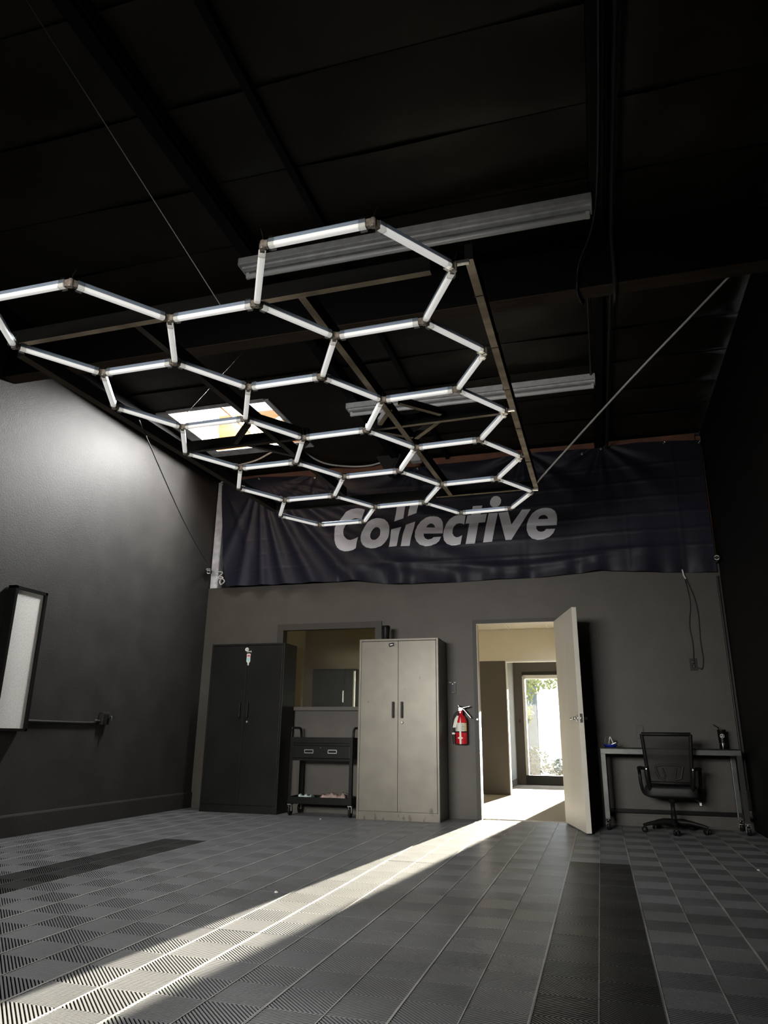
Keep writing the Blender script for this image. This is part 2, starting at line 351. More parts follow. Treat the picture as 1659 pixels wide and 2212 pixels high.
# --- skylight
sk = struct('window_3', 'bright skylight with timber well', ((SX0+SX1)/2, (SY0+SY1)/2, ZC))
HW = ZC+.20
def boxes(l):
    m = MB()
    for a, b in l: m.box(a, b)
    return m
obj('well_board', boxes([((SX0-.02, SY1, ZC-.02), (SX1+.02, SY1+.03, HW+.24))]), M['wood_light'], sk, True)  # unseen extra height added above the pane to block the low sun
obj('well_board', boxes([((SX0-.02, SY0-.03, ZC-.02), (SX1+.02, SY0, HW))]), M['wood_light'], sk, True)
obj('well_board', boxes([((SX0-.03, SY0, ZC-.02), (SX0, SY1, HW))]), M['wood_light'], sk, True)
obj('well_board', boxes([((SX1, SY0, ZC-.02), (SX1+.03, SY1, HW))]), M['wood_light'], sk, True)
for a, b in (((SX0-.14, SY0-.03, ZC-.03), (SX0, SY1+.16, ZC-.015)), ((SX0, SY1, ZC-.03), (SX1+.05, SY1+.16, ZC-.015)),
             ((SX1, SY0-.03, ZC-.03), (SX1+.05, SY1, ZC-.015)), ((SX0, SY0-.05, ZC-.03), (SX1, SY0, ZC-.015))):
    obj('rim_board', boxes([(a, b)]), M['white_scuffed'], sk, True, 'scuffed white rim board')
obj('pane', boxes([((SX0-.02, SY0-.02, HW), (SX1+.02, SY1+.02, HW+.01))]), M['skylight_pane'], sk, True, 'bright acrylic pane')
obj('glazing_bar', boxes([((SX0+.40, SY0, HW-.03), (SX0+.425, SY1, HW-.002))]), M['wood_light'], sk, True)

# ================================================================== FLOOR
w = MB(); w.box((XL-.15, YF-.15, -.10), (XR+.15, .12, -.014)); floor = smesh('floor', w, M['slab'], 'floor of interlocking ribbed plastic tiles')
def tile_mesh():
    m = MB(); Q = .2; n = 12; p = Q/n; hw = p*.27; z1, z0 = 0.0, -.0135
    def clip(poly, f):
        out = []
        for i in range(len(poly)):
            a, b = poly[i], poly[(i+1) % len(poly)]; fa, fb = f(a), f(b)
            if fa >= 0: out.append(a)
            if (fa >= 0) != (fb >= 0):
                t = fa/(fa-fb); out.append((a[0]+(b[0]-a[0])*t, a[1]+(b[1]-a[1])*t))
        return out
    e = .004
    for qi in range(2):
        for qj in range(2):
            s = 1 if (qi+qj) % 2 else -1
            for k in range(-n, n+1):
                # rib: x - s*y = c within quadrant coordinates 0..Q
                c = (k+.5)*p if s > 0 else (k+.5)*p+Q
                L = 2*Q
                if s > 0: poly = [(-L+c-hw, -L), (-L+c+hw, -L), (L+c+hw, L), (L+c-hw, L)]
                else: poly = [(L+c-hw, -L), (L+c+hw, -L), (-L+c+hw, L), (-L+c-hw, L)]
                for f in (lambda q: q[0]-(e if qi == 0 else .001), lambda q: Q-(e if qi == 1 else .001)-q[0], lambda q: q[1]-e*.5, lambda q: Q-e*.5-q[1]):
                    poly = clip(poly, f) if len(poly) > 2 else []
                if len(poly) < 3: continue
                x0, y0 = qi*Q-Q, qj*Q-Q; N = len(poly)
                vs = [(x0+a, y0+b, z1) for a, b in poly]+[(x0+a, y0+b, z0) for a, b in poly]
                fs = [tuple(range(N))]
                for i in range(N):
                    d = (poly[(i+1) % N][0]-poly[i][0], poly[(i+1) % N][1]-poly[i][1])
                    if math.hypot(*d) > .014: fs.append((i, N+i, N+(i+1) % N, (i+1) % N))
                m.add(vs, fs)
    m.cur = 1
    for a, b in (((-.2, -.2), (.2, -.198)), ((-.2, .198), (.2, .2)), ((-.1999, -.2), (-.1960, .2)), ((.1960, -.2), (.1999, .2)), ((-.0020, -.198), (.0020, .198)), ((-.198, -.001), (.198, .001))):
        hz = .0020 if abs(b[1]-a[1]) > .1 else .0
        m.cur = 1 if hz else 0  # seam ridges along the room take the paler second material
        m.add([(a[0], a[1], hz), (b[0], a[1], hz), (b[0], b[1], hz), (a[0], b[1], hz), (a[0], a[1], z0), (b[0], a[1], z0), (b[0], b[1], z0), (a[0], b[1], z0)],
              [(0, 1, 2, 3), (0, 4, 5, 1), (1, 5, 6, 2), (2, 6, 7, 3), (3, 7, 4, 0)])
    return m
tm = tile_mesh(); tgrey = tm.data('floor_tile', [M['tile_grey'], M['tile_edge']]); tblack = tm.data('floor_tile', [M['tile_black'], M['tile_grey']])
rest = MB()
for j in range(25):
    for i in range(15):
        x, y = XL+.2+.4*i, -.2-.4*j
        black = j >= 6 and i in (3, 11)
        if j < 16:
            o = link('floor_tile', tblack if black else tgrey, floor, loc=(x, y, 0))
            o.rotation_euler = (random.uniform(-.0012, .0012), random.uniform(-.0012, .0012), 0); o.location.z = random.uniform(-.0006, .0004)
            if black: o['label'] = 'black tile of the parking strip'
        else:
            rest.box((x-.2, y-.2, -.0138), (x+.2, y+.2, -.003))
o = obj('floor_tile_field', rest, M['tile_grey'], floor); o['kind'] = 'stuff'

# ================================================================== DOOR 1 (open cream door) and its frame
d1 = struct('door_1', 'cream door standing open into the room', (DX1, 0, 0))
fr = MB()
fr.box((DX0-.026, -.018, 0), (DX0+.014, -.0005, DZ-.018), .002); fr.box((DX1-.014, -.018, 0), (DX1+.026, -.0005, DZ-.018), .002)
fr.box((DX0-.026, -.018, DZ-.018), (DX1+.026, -.0005, DZ+.022), .002)
obj('casing', fr, M['casing'], d1, True, 'dark grey casing')
jb = MB(); jb.box((DX0+.0005, .0, 0), (DX0+.02, .135, DZ-.019)); jb.box((DX1-.02, .0, 0), (DX1-.0005, .135, DZ-.019)); jb.box((DX0+.0005, .0, DZ-.019), (DX1-.0005, .135, DZ-.0005))
obj('jamb', jb, M['door'], d1, True, 'cream jamb lining')
st = MB(); st.tube([(DX0+.002, -.018, 1.0), (DX0+.002, -.023, 1.0)], .009, 8); obj('strike', st, M['steel'], d1, True)
leafroot = bpy.data.objects.new('leaf', MB().box((0, -.0225, .012), (.885, .0225, 2.03), .002).data('leaf', M['door'])); C.objects.link(leafroot)
leafroot.parent = d1; leafroot.location = (-.010, -.025, 0); leafroot.rotation_euler = (0, 0, math.atan2(-.969, .246))
for s in (-1, 1):
    hb = MB(); hb.lathe([(.030, 0), (.030, .006), (.012, .010), (.012, .045)], (.82, s*.0225, .995), 16, Matrix.Rotation(-s*PI/2, 4, 'X'))
    hb.tube([(.82, s*.062, .995), (.80, s*.066, .995), (.70, s*.064, .993)], [.011, .010, .007], 10)
    obj('handle', hb, M['steel'], leafroot)
lt = MB(); lt.box((.8845, -.012, .955), (.8868, .012, 1.035)); lt.box((.886, -.006, .988), (.897, .006, 1.004)); obj('latch_plate', lt, M['steel'], leafroot)
for z in (.22, 1.02, 1.82):
    hg = MB(); hg.tube([(.0, .024, z-.045), (.0, .024, z+.045)], .007, 8); obj('hinge', hg, M['steel'], leafroot)

# ================================================================== WINDOW 1 (pass-through behind the cabinets)
w1 = struct('window_1', 'framed interior window behind the cabinets', (-3.01, 0, WZ0))
f = MB()
f.box((WX0-.05, -.022, WZ0+.013), (WX0+.03, -.0005, WZ1-.03), .002); f.box((WX1-.03, -.022, WZ0+.013), (WX1+.05, -.0005, WZ1-.03), .002)
f.box((WX0-.05, -.022, WZ1-.03), (WX1+.05, -.0005, WZ1+.045), .002)
f.box((WX0+.0005, .0, WZ0+.013), (WX0+.02, .118, WZ1-.02)); f.box((WX1-.02, .0, WZ0+.013), (WX1-.0005, .118, WZ1-.02)); f.box((WX0+.0005, .0, WZ1-.02), (WX1-.0005, .118, WZ1-.0005))
obj('frame', f, M['casing'], w1, True)
f = MB(); f.box((WX0-.05, -.05, WZ0-.03), (WX1+.05, -.0005, WZ0+.012), .003); f.box((WX0+.001, -.0004, WZ0+.0005), (WX1-.001, .118, WZ0+.012)); obj('sill', f, M['wall_back'], w1, True)
f = MB(); f.box((WX0+.02, .055, WZ0+.012), (WX1-.02, .061, WZ1-.02)); obj('pane', f, M['glass_dirty'], w1, True)

# ================================================================== BANNER
def bx(u): return -4.575+u*(1.30+4.575)
TOP = [(-4.569, 4.008), (-4.032, 4.037), (-3.443, 3.995), (-2.874, 3.929), (-2.2, 3.955), (-1.568, 3.974), (-1.117, 3.977), (-.49, 4.007), (.06, 3.996), (.643, 4.014), (1.31, 3.973)]
BOT = [(-4.40, 2.60), (-3.68, 2.591), (-2.717, 2.585), (-2.142, 2.518), (-1.59, 2.513), (-1.109, 2.522), (-.441, 2.525), (.152, 2.562), (.623, 2.522), (1.25, 2.488)]
def lerp(tab, x):
    if x <= tab[0][0]: return tab[0][1]
    for (a, b), (c, d) in zip(tab, tab[1:]):
        if x <= c: return b+(d-b)*(x-a)/(c-a)
    return tab[-1][1]
GR = [(-4.56, 4.0), (-4.032, 4.03), (-3.25, 3.97), (-1.9, 3.96), (-.62, 3.99), (.25, 4.0), (1.29, 3.97)]
def fold(x, z):
    y = .012*math.sin(2.1*x+.5)*(4-z)
    # folds fanning out of the second grommet, falling to the right
    dx, dz = x+4.032, 4.05-z; a = math.atan2(dx, max(dz, .02)); r = math.hypot(dx, dz)
    env = min(1, r*2.2)*math.exp(-(max(0, x+1.9))**2*.8)
    for k, (a0, wd, am) in enumerate(((-.38, .07, .03), (-.12, .06, .04), (.10, .05, .05), (.30, .055, .055), (.52, .06, .06), (.74, .05, .05), (.95, .05, .04), (1.12, .04, .03), (1.27, .035, .025))):
        y += am*env*math.exp(-((a-a0)/wd)**2)*min(1, .25+r*.6)
    dx, dz = x+4.56, 4.02-z; a = math.atan2(dx, max(dz, .02)); r = math.hypot(dx, dz)
    y += .03*min(1, r*2)*math.exp(-((a-.45)/.07)**2)*math.exp(-r)
    for gx, gz in GR[2:6]:
        dx, dz = x-gx, gz+.05-z; a = math.atan2(dx, max(dz, .02)); r = math.hypot(dx, dz)
        y += .016*math.exp(-r*1.6)*min(1, r*4)*(math.cos(a*9)+.6*math.cos(a*15+1))
    # slack gathered along the bottom edge
    h = max(0, z-2.5)
    y += math.exp(-h*5.5)*(.030*math.sin(11*x+1.5*math.sin(3*x))+.015*math.sin(23*x))*(1 if x > -2.9 else .3)
    y += .02*math.exp(-((z-2.72-.06*math.sin(2*x))/.05)**2)*max(0, min(1, (x+3.2)))*max(0, min(1, 1.0-x))
    y += .010*math.sin(4.2*x-2.2*z)*max(0, min(1, (x+2.5)*.5))
    # sharp storage creases
    for zc in (2.78, 2.97, 3.16, 3.35, 3.54, 3.73): y += .006*math.exp(-((z-zc-.012*math.sin(1.3*x))/.010)**2)
    for xc in (-3.95, -3.4, -2.85, -2.3, -1.75, -1.2, -.65, -.1, .45, 1.0): y += .003*math.exp(-((x-xc)/.010)**2)
    return -.054-y*.95
def bpoint(u, v):
    x = bx(u); z0, z1 = lerp(BOT, x), lerp(TOP, x); z = z0+(z1-z0)*v
    x2 = x + max(0, (-3.9-x)/.675)*.17*(1-v)**1.3
    return (x2, fold(x2, z), z)
nu, nv = 330, 90; vs = []; fs = []
for j in range(nv+1):
    for i in range(nu+1): vs.append(bpoint(i/nu, j/nv))
for j in range(nv):
    for i in range(nu):
        a = j*(nu+1)+i; fs.append((a, a+1, a+nu+2, a+nu+1))
ban = thing('banner', 'long wrinkled black fabric banner with white lettering hung above the back wall', 'banner', (-1.6, -.06, 2.5))
obj('fabric', MB().add(vs, fs, True), M['fabric'], ban, True)
LET = [[[[-2.568,3.468],[-2.609,3.484],[-2.67,3.495],[-2.741,3.482],[-2.811,3.442],[-2.87,3.386],[-2.914,3.318],[-2.943,3.245],[-2.955,3.166],[-2.953,3.106],[-2.939,3.055],[-2.914,3.009],[-2.873,2.974],[-2.822,2.956],[-2.767,2.954],[-2.707,2.962],[-2.665,2.979],[-2.636,3.116],[-2.68,3.093],[-2.73,3.083],[-2.771,3.092],[-2.801,3.116],[-2.823,3.147],[-2.829,3.187],[-2.827,3.232],[-2.816,3.271],[-2.792,3.309],[-2.757,3.337],[-2.717,3.352],[-2.677,3.356],[-2.636,3.346],[-2.593,3.327]]],[[[-2.371,3.34],[-2.317,3.324],[-2.272,3.281],[-2.247,3.225],[-2.246,3.157],[-2.265,3.09],[-2.304,3.034],[-2.352,2.989],[-2.41,2.963],[-2.469,2.959],[-2.529,2.975],[-2.574,3.012],[-2.6,3.063],[-2.609,3.123],[-2.597,3.181],[-2.568,3.238],[-2.525,3.29],[-2.465,3.328],[-2.416,3.342]],[[-2.404,3.225],[-2.38,3.217],[-2.362,3.194],[-2.359,3.165],[-2.368,3.126],[-2.393,3.093],[-2.422,3.073],[-2.451,3.071],[-2.476,3.082],[-2.491,3.11],[-2.49,3.144],[-2.475,3.182],[-2.449,3.21],[-2.424,3.223]]],[[[-2.143,3.52],[-2.041,3.521],[-2.082,3.323],[-2.194,3.29]],[[-2.222,3.184],[-2.103,3.215],[-2.161,2.978],[-2.256,2.973]]],[[[-1.983,3.513],[-1.88,3.515],[-1.912,3.367],[-2.024,3.339]],[[-2.048,3.238],[-1.932,3.268],[-1.999,2.968],[-2.11,2.973]]],[[[-1.604,3.103],[-1.83,3.112],[-1.828,3.08],[-1.809,3.048],[-1.776,3.033],[-1.738,3.04],[-1.71,3.062],[-1.623,3.063],[-1.645,3.01],[-1.683,2.975],[-1.739,2.952],[-1.805,2.949],[-1.871,2.972],[-1.913,3.018],[-1.934,3.077],[-1.932,3.145],[-1.908,3.211],[-1.865,3.266],[-1.802,3.305],[-1.75,3.316],[-1.702,3.314],[-1.655,3.304],[-1.618,3.277],[-1.6,3.237],[-1.596,3.179]],[[-1.8,3.189],[-1.784,3.214],[-1.751,3.233],[-1.722,3.229],[-1.699,3.205],[-1.693,3.179]]],[[[-1.325,3.293],[-1.36,3.307],[-1.406,3.311],[-1.462,3.299],[-1.514,3.264],[-1.557,3.21],[-1.586,3.149],[-1.599,3.083],[-1.588,3.016],[-1.552,2.968],[-1.501,2.946],[-1.451,2.946],[-1.395,2.956],[-1.372,3.066],[-1.412,3.047],[-1.444,3.044],[-1.471,3.063],[-1.487,3.095],[-1.484,3.133],[-1.467,3.174],[-1.436,3.201],[-1.399,3.208],[-1.367,3.201],[-1.342,3.187]]],[[[-1.237,3.409],[-1.126,3.409],[-1.148,3.299],[-1.075,3.303],[-1.097,3.198],[-1.172,3.196],[-1.227,2.952],[-1.336,2.952],[-1.282,3.196],[-1.327,3.196],[-1.303,3.299],[-1.258,3.3]]],[[[-1.054,3.306],[-0.948,3.307],[-1.026,2.96],[-1.131,2.958]],[[-0.949,3.511],[-0.918,3.491],[-0.903,3.459],[-0.909,3.423],[-0.931,3.392],[-0.963,3.375],[-1.0,3.377],[-1.026,3.397],[-1.036,3.429],[-1.03,3.462],[-1.012,3.492],[-0.984,3.51]]],[[[-0.941,3.307],[-0.829,3.31],[-0.797,3.15],[-0.67,3.319],[-0.571,3.318],[-0.805,2.969],[-0.871,2.97]]],[[[-0.293,3.111],[-0.519,3.116],[-0.519,3.079],[-0.499,3.052],[-0.465,3.043],[-0.434,3.051],[-0.411,3.074],[-0.312,3.07],[-0.337,3.02],[-0.382,2.977],[-0.444,2.954],[-0.513,2.951],[-0.573,2.969],[-0.61,3.011],[-0.629,3.072],[-0.624,3.137],[-0.6,3.205],[-0.557,3.267],[-0.503,3.305],[-0.449,3.322],[-0.397,3.323],[-0.345,3.312],[-0.304,3.28],[-0.285,3.232],[-0.284,3.177]],[[-0.496,3.195],[-0.481,3.224],[-0.449,3.24],[-0.419,3.241],[-0.394,3.222],[-0.381,3.192]]]]
for polys in LET:
    cu = bpy.data.curves.new('letter', 'CURVE'); cu.dimensions = '2D'; cu.fill_mode = 'BOTH'
    for pl in polys:
        sp_ = cu.splines.new('POLY'); sp_.points.add(len(pl)-1); sp_.use_cyclic_u = True
        for q, (x, z) in zip(sp_.points, pl): q.co = (x, z, 0, 1)
    tmp = bpy.data.objects.new('tmp', cu); me = bpy.data.meshes.new_from_object(tmp); bpy.data.objects.remove(tmp); bpy.data.curves.remove(cu)
    bm = bmesh.new(); bm.from_mesh(me); bpy.data.meshes.remove(me)
    xs = [v.co.x for v in bm.verts]; zs = [v.co.y for v in bm.verts]
    q = min(xs)
    while q < max(xs):
        bmesh.ops.bisect_plane(bm, geom=bm.verts[:]+bm.edges[:]+bm.faces[:], plane_co=(q, 0, 0), plane_no=(1, 0, 0)); q += .022
    q = min(zs)
    while q < max(zs):
        bmesh.ops.bisect_plane(bm, geom=bm.verts[:]+bm.edges[:]+bm.faces[:], plane_co=(0, q, 0), plane_no=(0, 1, 0)); q += .022
    for v in bm.verts: v.co = Vector((v.co.x, fold(v.co.x, v.co.y)-.006, v.co.y))
    obj('letter', MB().bm(bm, None, True), M['print'], ban, True)
gm = MB().lathe([(.016, -.004), (.016, .004), (.009, .007), (.009, -.007)], (0, 0, 0), 12, Matrix.Rotation(PI/2, 4, 'X')).data('grommet', M['chrome'])
for gx, gz in GR+[(.04, 3.97), (.93, 4.0)]:
    o = link('grommet', gm, ban, True); o.location = (gx, fold(gx, gz-.02)-.012, gz-.025)

# ================================================================== HEXAGON LIGHT
def rotm(a, b, c):
    return (Matrix.Rotation(a, 3, 'Z') @ Matrix.Rotation(b, 3, 'X') @ Matrix.Rotation(c, 3, 'Y'))
HR = rotm(-0.016932, 0.024153, -0.0028); HO = Vector((-1.68076, -5.29433, 2.79800)); HS = .485
PC = (-0.0051983, -0.0028987, 0.0206460, 0.0011643, 0.0028160, -0.0056341, 0.00032727, -0.00027692)
def hexpt(u, v, up=0.0):
    b = (1, u, v, u*u, u*v, v*v, v**3, u*v*v)
    return HO + HR @ Vector((u*HS, v*HS, 0)) + Vector((0, 0, sum(p*q for p, q in zip(PC, b))+up))
S3 = math.sqrt(3); nodes = {}; edges = {}
for c, vv in ((0, (0, 1, 2, 3, 4)), (1, (.5, 1.5, 2.5, 3.5)), (2, (0, 1, 2, 3, 4))):
    for v0 in vv:
        ring = []
        for k in range(6):
            a = math.radians(60*k); q = (round(1.5*(c-1)+math.cos(a), 3), round(S3*v0+math.sin(a), 3))
            key = None
            for n_ in nodes:
                if math.hypot(n_[0]-q[0], n_[1]-q[1]) < .02: key = n_; break
            if key is None: key = q; nodes[key] = []
            ring.append(key)
        for i in range(6):
            e = tuple(sorted((ring[i], ring[(i+1) % 6]))); edges[e] = 1
hexl = thing('hexagon_light', 'suspended honeycomb of white tube light bars joined into fourteen hexagons', 'light', (-1.65, -3.6, 2.84))
GAP = .030
def bar_meshes(L):
    h = L/2
    al = MB()
    prof = [(-.0135, .000), (-.0135, .006), (-.0115, .008), (-.0135, .010), (-.0135, .014), (-.0115, .016), (-.0135, .018), (-.0135, .024), (-.010, .028), (.010, .028), (.0135, .024), (.0135, .018), (.0115, .016), (.0135, .014), (.0135, .010), (.0115, .008), (.0135, .006), (.0135, .0)]
    al.prism(prof, 0, -h, h)
    df = MB(); n = 9
    arc = [(.0155*math.copysign(abs(math.cos(PI+PI*i/n))**.55, math.cos(PI+PI*i/n)), .0125*math.sin(PI+PI*i/n)) for i in range(n+1)]
    df.prism([(-.0155, .004)]+arc+[(.0155, .004)], 0, -h, h)
    return al.data('light_bar', M['alu']), df.data('diffuser', M['diffuser'])
alm, dfm = bar_meshes(HS-2*GAP)
for (a, b) in edges:
    A, B = hexpt(*a), hexpt(*b); d = (B-A).normalized(); y = Vector((0, 0, 1)).cross(d).normalized(); z = d.cross(y)
    R = Matrix((d, y, z)).transposed()
    mid = (A+B)/2
    o = link('light_bar', alm, hexl, True, mid, R.to_euler())
    q = link('diffuser', dfm, o); q['label'] = 'milky white diffuser'
    nodes[a].append(d.copy()); nodes[b].append(-d)
for n_, ds in nodes.items():
    P = hexpt(*n_); m = MB(); m.cur = 0
    m.lathe([(.011, -.015), (.0135, -.012), (.0135, .022), (.011, .027)], (0, 0, 0), 10)
    for d in ds:
        m.cur = 0
        y = Vector((0, 0, 1)).cross(d).normalized(); z = d.cross(y)
        R = Matrix((d, y, z)).transposed().to_4x4()
        bm = bmesh.new(); bmesh.ops.create_cube(bm, size=1)
        for v in bm.verts: v.co = Vector((.018+v.co.x*.026, v.co.y*.020, .006+v.co.z*.034))
        m.bm(bm, R)
        m.cur = 1
        bm = bmesh.new(); bmesh.ops.create_cube(bm, size=1)
        for v in bm.verts: v.co = Vector((.042+v.co.x*.030, v.co.y*.0335, .006+v.co.z*.0485))
        m.bm(bm, R)
    m.cur = 2
    rnd = random.Random(int(1000*(n_[0]*7+n_[1]*3)))
    if rnd.random() < .6:
        a = rnd.uniform(0, 6.28); m.tube([(0, 0, .02), (.004*math.cos(a), .004*math.sin(a), .05), (.014*math.cos(a), .014*math.sin(a), .082)], .0011, 5)
    o = link('corner_connector', m.data('corner_connector', [M['clear_brown'], M['clear'], M['cable_black']]), hexl, True, P)

# ================================================================== WOODEN HANGING FRAME
frm = thing('wooden_frame', 'rough timber frame of long boards and cross braces hung above the honeycomb light', 'frame', (-1.65, -3.6, 2.9))
def board(a, b, wd, th, name='board', m='wood', roll=0):
    a, b = Vector(a), Vector(b); d = (b-a); L = d.length; d.normalize()
    y = Vector((0, 0, 1)).cross(d).normalized(); z = d.cross(y)
    R = Matrix((d, y, z)).transposed().to_euler()
    mb_ = MB(); mb_.box((-L/2, -wd/2, -th/2), (L/2, wd/2, th/2), .003)
    me = mb_.data(name, [M[m], M['wood_side']])      # wood underside, all other faces near black
    for f in me.polygons: f.material_index = 0 if f.normal.z < -.3 else 1
    return link(name, me, frm, True, (a+b)/2, R)
ZL = 2.886      # underside of the boards
def plank(x0, y0, x1, y1, z0, z1, wd=.038, h=.085, name='board', m='wood'):
    board((x0, y0, z0+h/2), (x1, y1, z1+h/2), wd, h, name, m)
# long boards (run away from the camera)
plank(-.412, -5.25, -.378, -1.93, 2.880, 2.905, .040, m='wood_pale')
plank(-1.262, -5.175, -1.14, -1.93, 2.884, 2.905, .040)
plank(-2.215, -5.175, -2.09, -2.15, 2.886, 2.905, .040, m='wood_dark')
plank(-3.06, -5.06, -2.90, -1.90, 2.886, 2.905, .055, m='wood_dark')
# cross boards
plank(-3.03, -5.165, -.60, -5.195, 2.886, 2.884)
plank(-2.93, -3.485, -1.90, -3.50, 2.898, 2.898, .036, m='wood_dark'); plank(-1.40, -3.515, -.42, -3.56, 2.898, 2.896, .032)
plank(-2.88, -1.915, -1.30, -1.90, 2.905, 2.905, .036, m='wood_dark'); plank(-1.28, -1.93, -.41, -1.945, 2.904, 2.903, .034)
# diagonal gussets around the middle crossings
for a, b, m_ in (((-1.11, -3.87), (-.88, -3.63), 'wood'), ((-1.42, -3.51), (-1.16, -3.30), 'wood'), ((-1.14, -3.28), (-.91, -3.53), 'wood'), ((-1.33, -3.58), (-1.19, -3.80), 'wood'),
                 ((-2.48, -3.53), (-2.23, -3.81), 'wood_dark'), ((-2.42, -3.50), (-2.14, -3.18), 'wood_dark'), ((-2.14, -3.20), (-1.94, -3.42), 'wood_dark'), ((-2.13, -3.86), (-1.93, -3.58), 'wood_dark')):
    plank(a[0], a[1], b[0], b[1], 2.902, 2.902, .034, .050, 'brace', m_)
# short bracket blocks between the light's right-hand corners and the pale board
for x, y, z in ((-.440, -5.285, 2.84), (-.418, -3.62, 2.885), (-.395, -1.965, 2.885)):
    obj('bracket', MB().box((x-.03, y-.010, z-.006), (x+.035, y+.010, z+.012), .002), M['steel'], frm, True)
# dark ties on the right-hand board
for y in (-4.96, -4.45, -3.92, -3.30, -2.62):
    k = MB(); x = -.412+.01024*(y+5.25)
    z_ = 2.880+.0075*(y+5.25); k.tube([(x-.023, y, z_-.003), (x-.023, y-.004, z_+.088), (x+.023, y+.004, z_+.088), (x+.023, y, z_-.003), (x-.023, y+.003, z_-.003)], .0026, 6)
    obj('tie', k, M['cable_black'], frm, True)

# ================================================================== CEILING FLUORESCENT FIXTURES
def fixture(name, label, y, zt, x0, x1):
    t = thing(name, label, 'ceiling light', ((x0+x1)/2, y, zt), 0, 'fluorescent strip fixtures')
    L = (x1-x0)/2
    m = MB(); m.prism([(-.066, 0), (-.066, -.046), (-.060, -.051), (-.024, -.045), (-.018, -.056), (.018, -.056), (.024, -.045), (.060, -.051), (.066, -.046), (.066, 0)], 0, -L, L)
    obj('housing', m, M['fixture'], t)
    for s in (1,):
        for e in (-1, 1): obj('lamp_holder', MB().box((e*(L-.035), s*.046-.012, -.095), (e*(L-.010), s*.046+.012, -.048), .004), M['white_plastic'], t)
        m = MB()
        a = L-.035
        m.tube([(-a, s*.046, -.078), (a, s*.046, -.078)], .0185, 14)
        obj('fluorescent_tube', m, M['tube'], t)
    for e in (-1, 1):
        m = MB(); m.box((e*L-.004, -.066, -.058), (e*L+.004, .066, .0), .002); obj('end_plate', m, M['fixture'], t)
    return t
fixture('fluorescent_fixture', 'long single tube fluorescent fixture nearest the camera, behind the front hexagon', -4.155, 3.998, -2.185, .19)
fixture('fluorescent_fixture', 'long single tube fluorescent strip farther back, seen through the honeycomb light', -1.81, 3.998, -2.20, .195)

# ================================================================== CABLES, WIRES, CONDUITS
def cable(name, label, pts, r, m, cat='cable', n=6, smooth=True, k=6, group=None):
    o = obj(name, MB().tube(catmull(pts, k) if smooth else pts, r, n), M[m]); tag(o, label, cat, group); return o
cable('hanging_wire', 'thin steel wire running from the upper left ceiling down to the honeycomb light', [(-2.26, -6.25, 4.01), (-1.645, -5.285, 2.835)], .0026, 'steel_wire', 'wire', smooth=False)
cable('hanging_wire', 'thin wire rising from the left side of the honeycomb toward the skylight', [(-2.65, -4.05, 2.87), (-2.75, -3.0, 4.06)], .0022, 'steel_wire', 'wire', smooth=False)
cable('wall_cable', 'thin dark cord slanting from the timber frame down the left wall to the corner camera', [(-2.93, -4.10, 2.90), (-3.79, -2.10, 2.83), (-4.625, -.09, 2.84)], .005, 'cable_black', 'cable')
cable('guy_cable', 'white cable slanting from the frame end up to the right ceiling beam', [(-.36, -1.98, 2.95), (-.28, -2.20, 2.95), (.36, -2.87, 3.33), (.80, -3.30, 3.58), (1.05, -3.545, 3.72)], .0085, 'cable_white')
cable('loose_cable', 'thin black cord looped around the frame end and white cable', [(-.30, -2.02, 2.93), (-.44, -1.92, 2.97), (-.52, -2.05, 2.95), (-.36, -2.05, 2.95), (-.26, -2.22, 2.965)], .0035, 'cable_black', 'cable')
cable('drooping_cable', 'white cable drooping below the skylight above the banner', [(-4.10, -.50, 4.04), (-3.80, -.62, 4.03), (-3.52, -.74, 4.075)], .011, 'cable_white')
cable('drooping_cable', 'white cable sagging right of the skylight above the banner', [(-3.22, -.61, 4.10), (-3.05, -.28, 4.05), (-2.78, -.10, 4.045), (-2.5, -.055, 4.05), (-2.22, -.12, 4.085)], .011, 'cable_white')
cable('ceiling_conduit', 'straight black conduit running along the ceiling on the right purlin', [(.315, YF+.1, 3.985), (.315, -3.85, 3.985), (.318, -3.69, 3.675), (.318, -3.5, 3.672), (.318, -3.3, 3.97), (.318, -.05, 3.985)], .016, 'conduit', 'conduit', 8, smooth=False)
cable('ceiling_cable', 'loose black cable dropping from the fixture end past the beam', [(.24, -6.2, 3.99), (.235, -4.6, 3.985), (.20, -4.02, 3.94), (.10, -3.74, 3.85), (.075, -3.70, 3.70), (.08, -3.62, 3.685), (.11, -3.50, 3.70), (.15, -3.30, 3.97), (.165, -1.8, 3.985)], .009, 'cable_black')
cable('corner_conduit', 'dark conduit running down the right rear corner', [(1.300, -.016, 2.45), (1.300, -.016, .36)], .011, 'conduit', 'conduit', 8, smooth=False)
cable('corner_conduit', 'thinner dark conduit beside it on the right wall corner', [(1.321, -.045, 2.45), (1.321, -.045, .36)], .009, 'conduit', 'conduit', 8, smooth=False)
t = thing('junction_box', 'dark junction box low in the right rear corner behind the desk', 'box', (1.295, -.03, .28))
obj('body', MB().box((-.055, -.05, -.09), (.034, .025, .08), .005), M['conduit'], t); obj('cover_screw', MB().lathe([(.006, 0), (.004, .004)], (-.02, -.05, -.05), 8, Matrix.Rotation(PI/2, 4, 'X')), M['steel'], t)

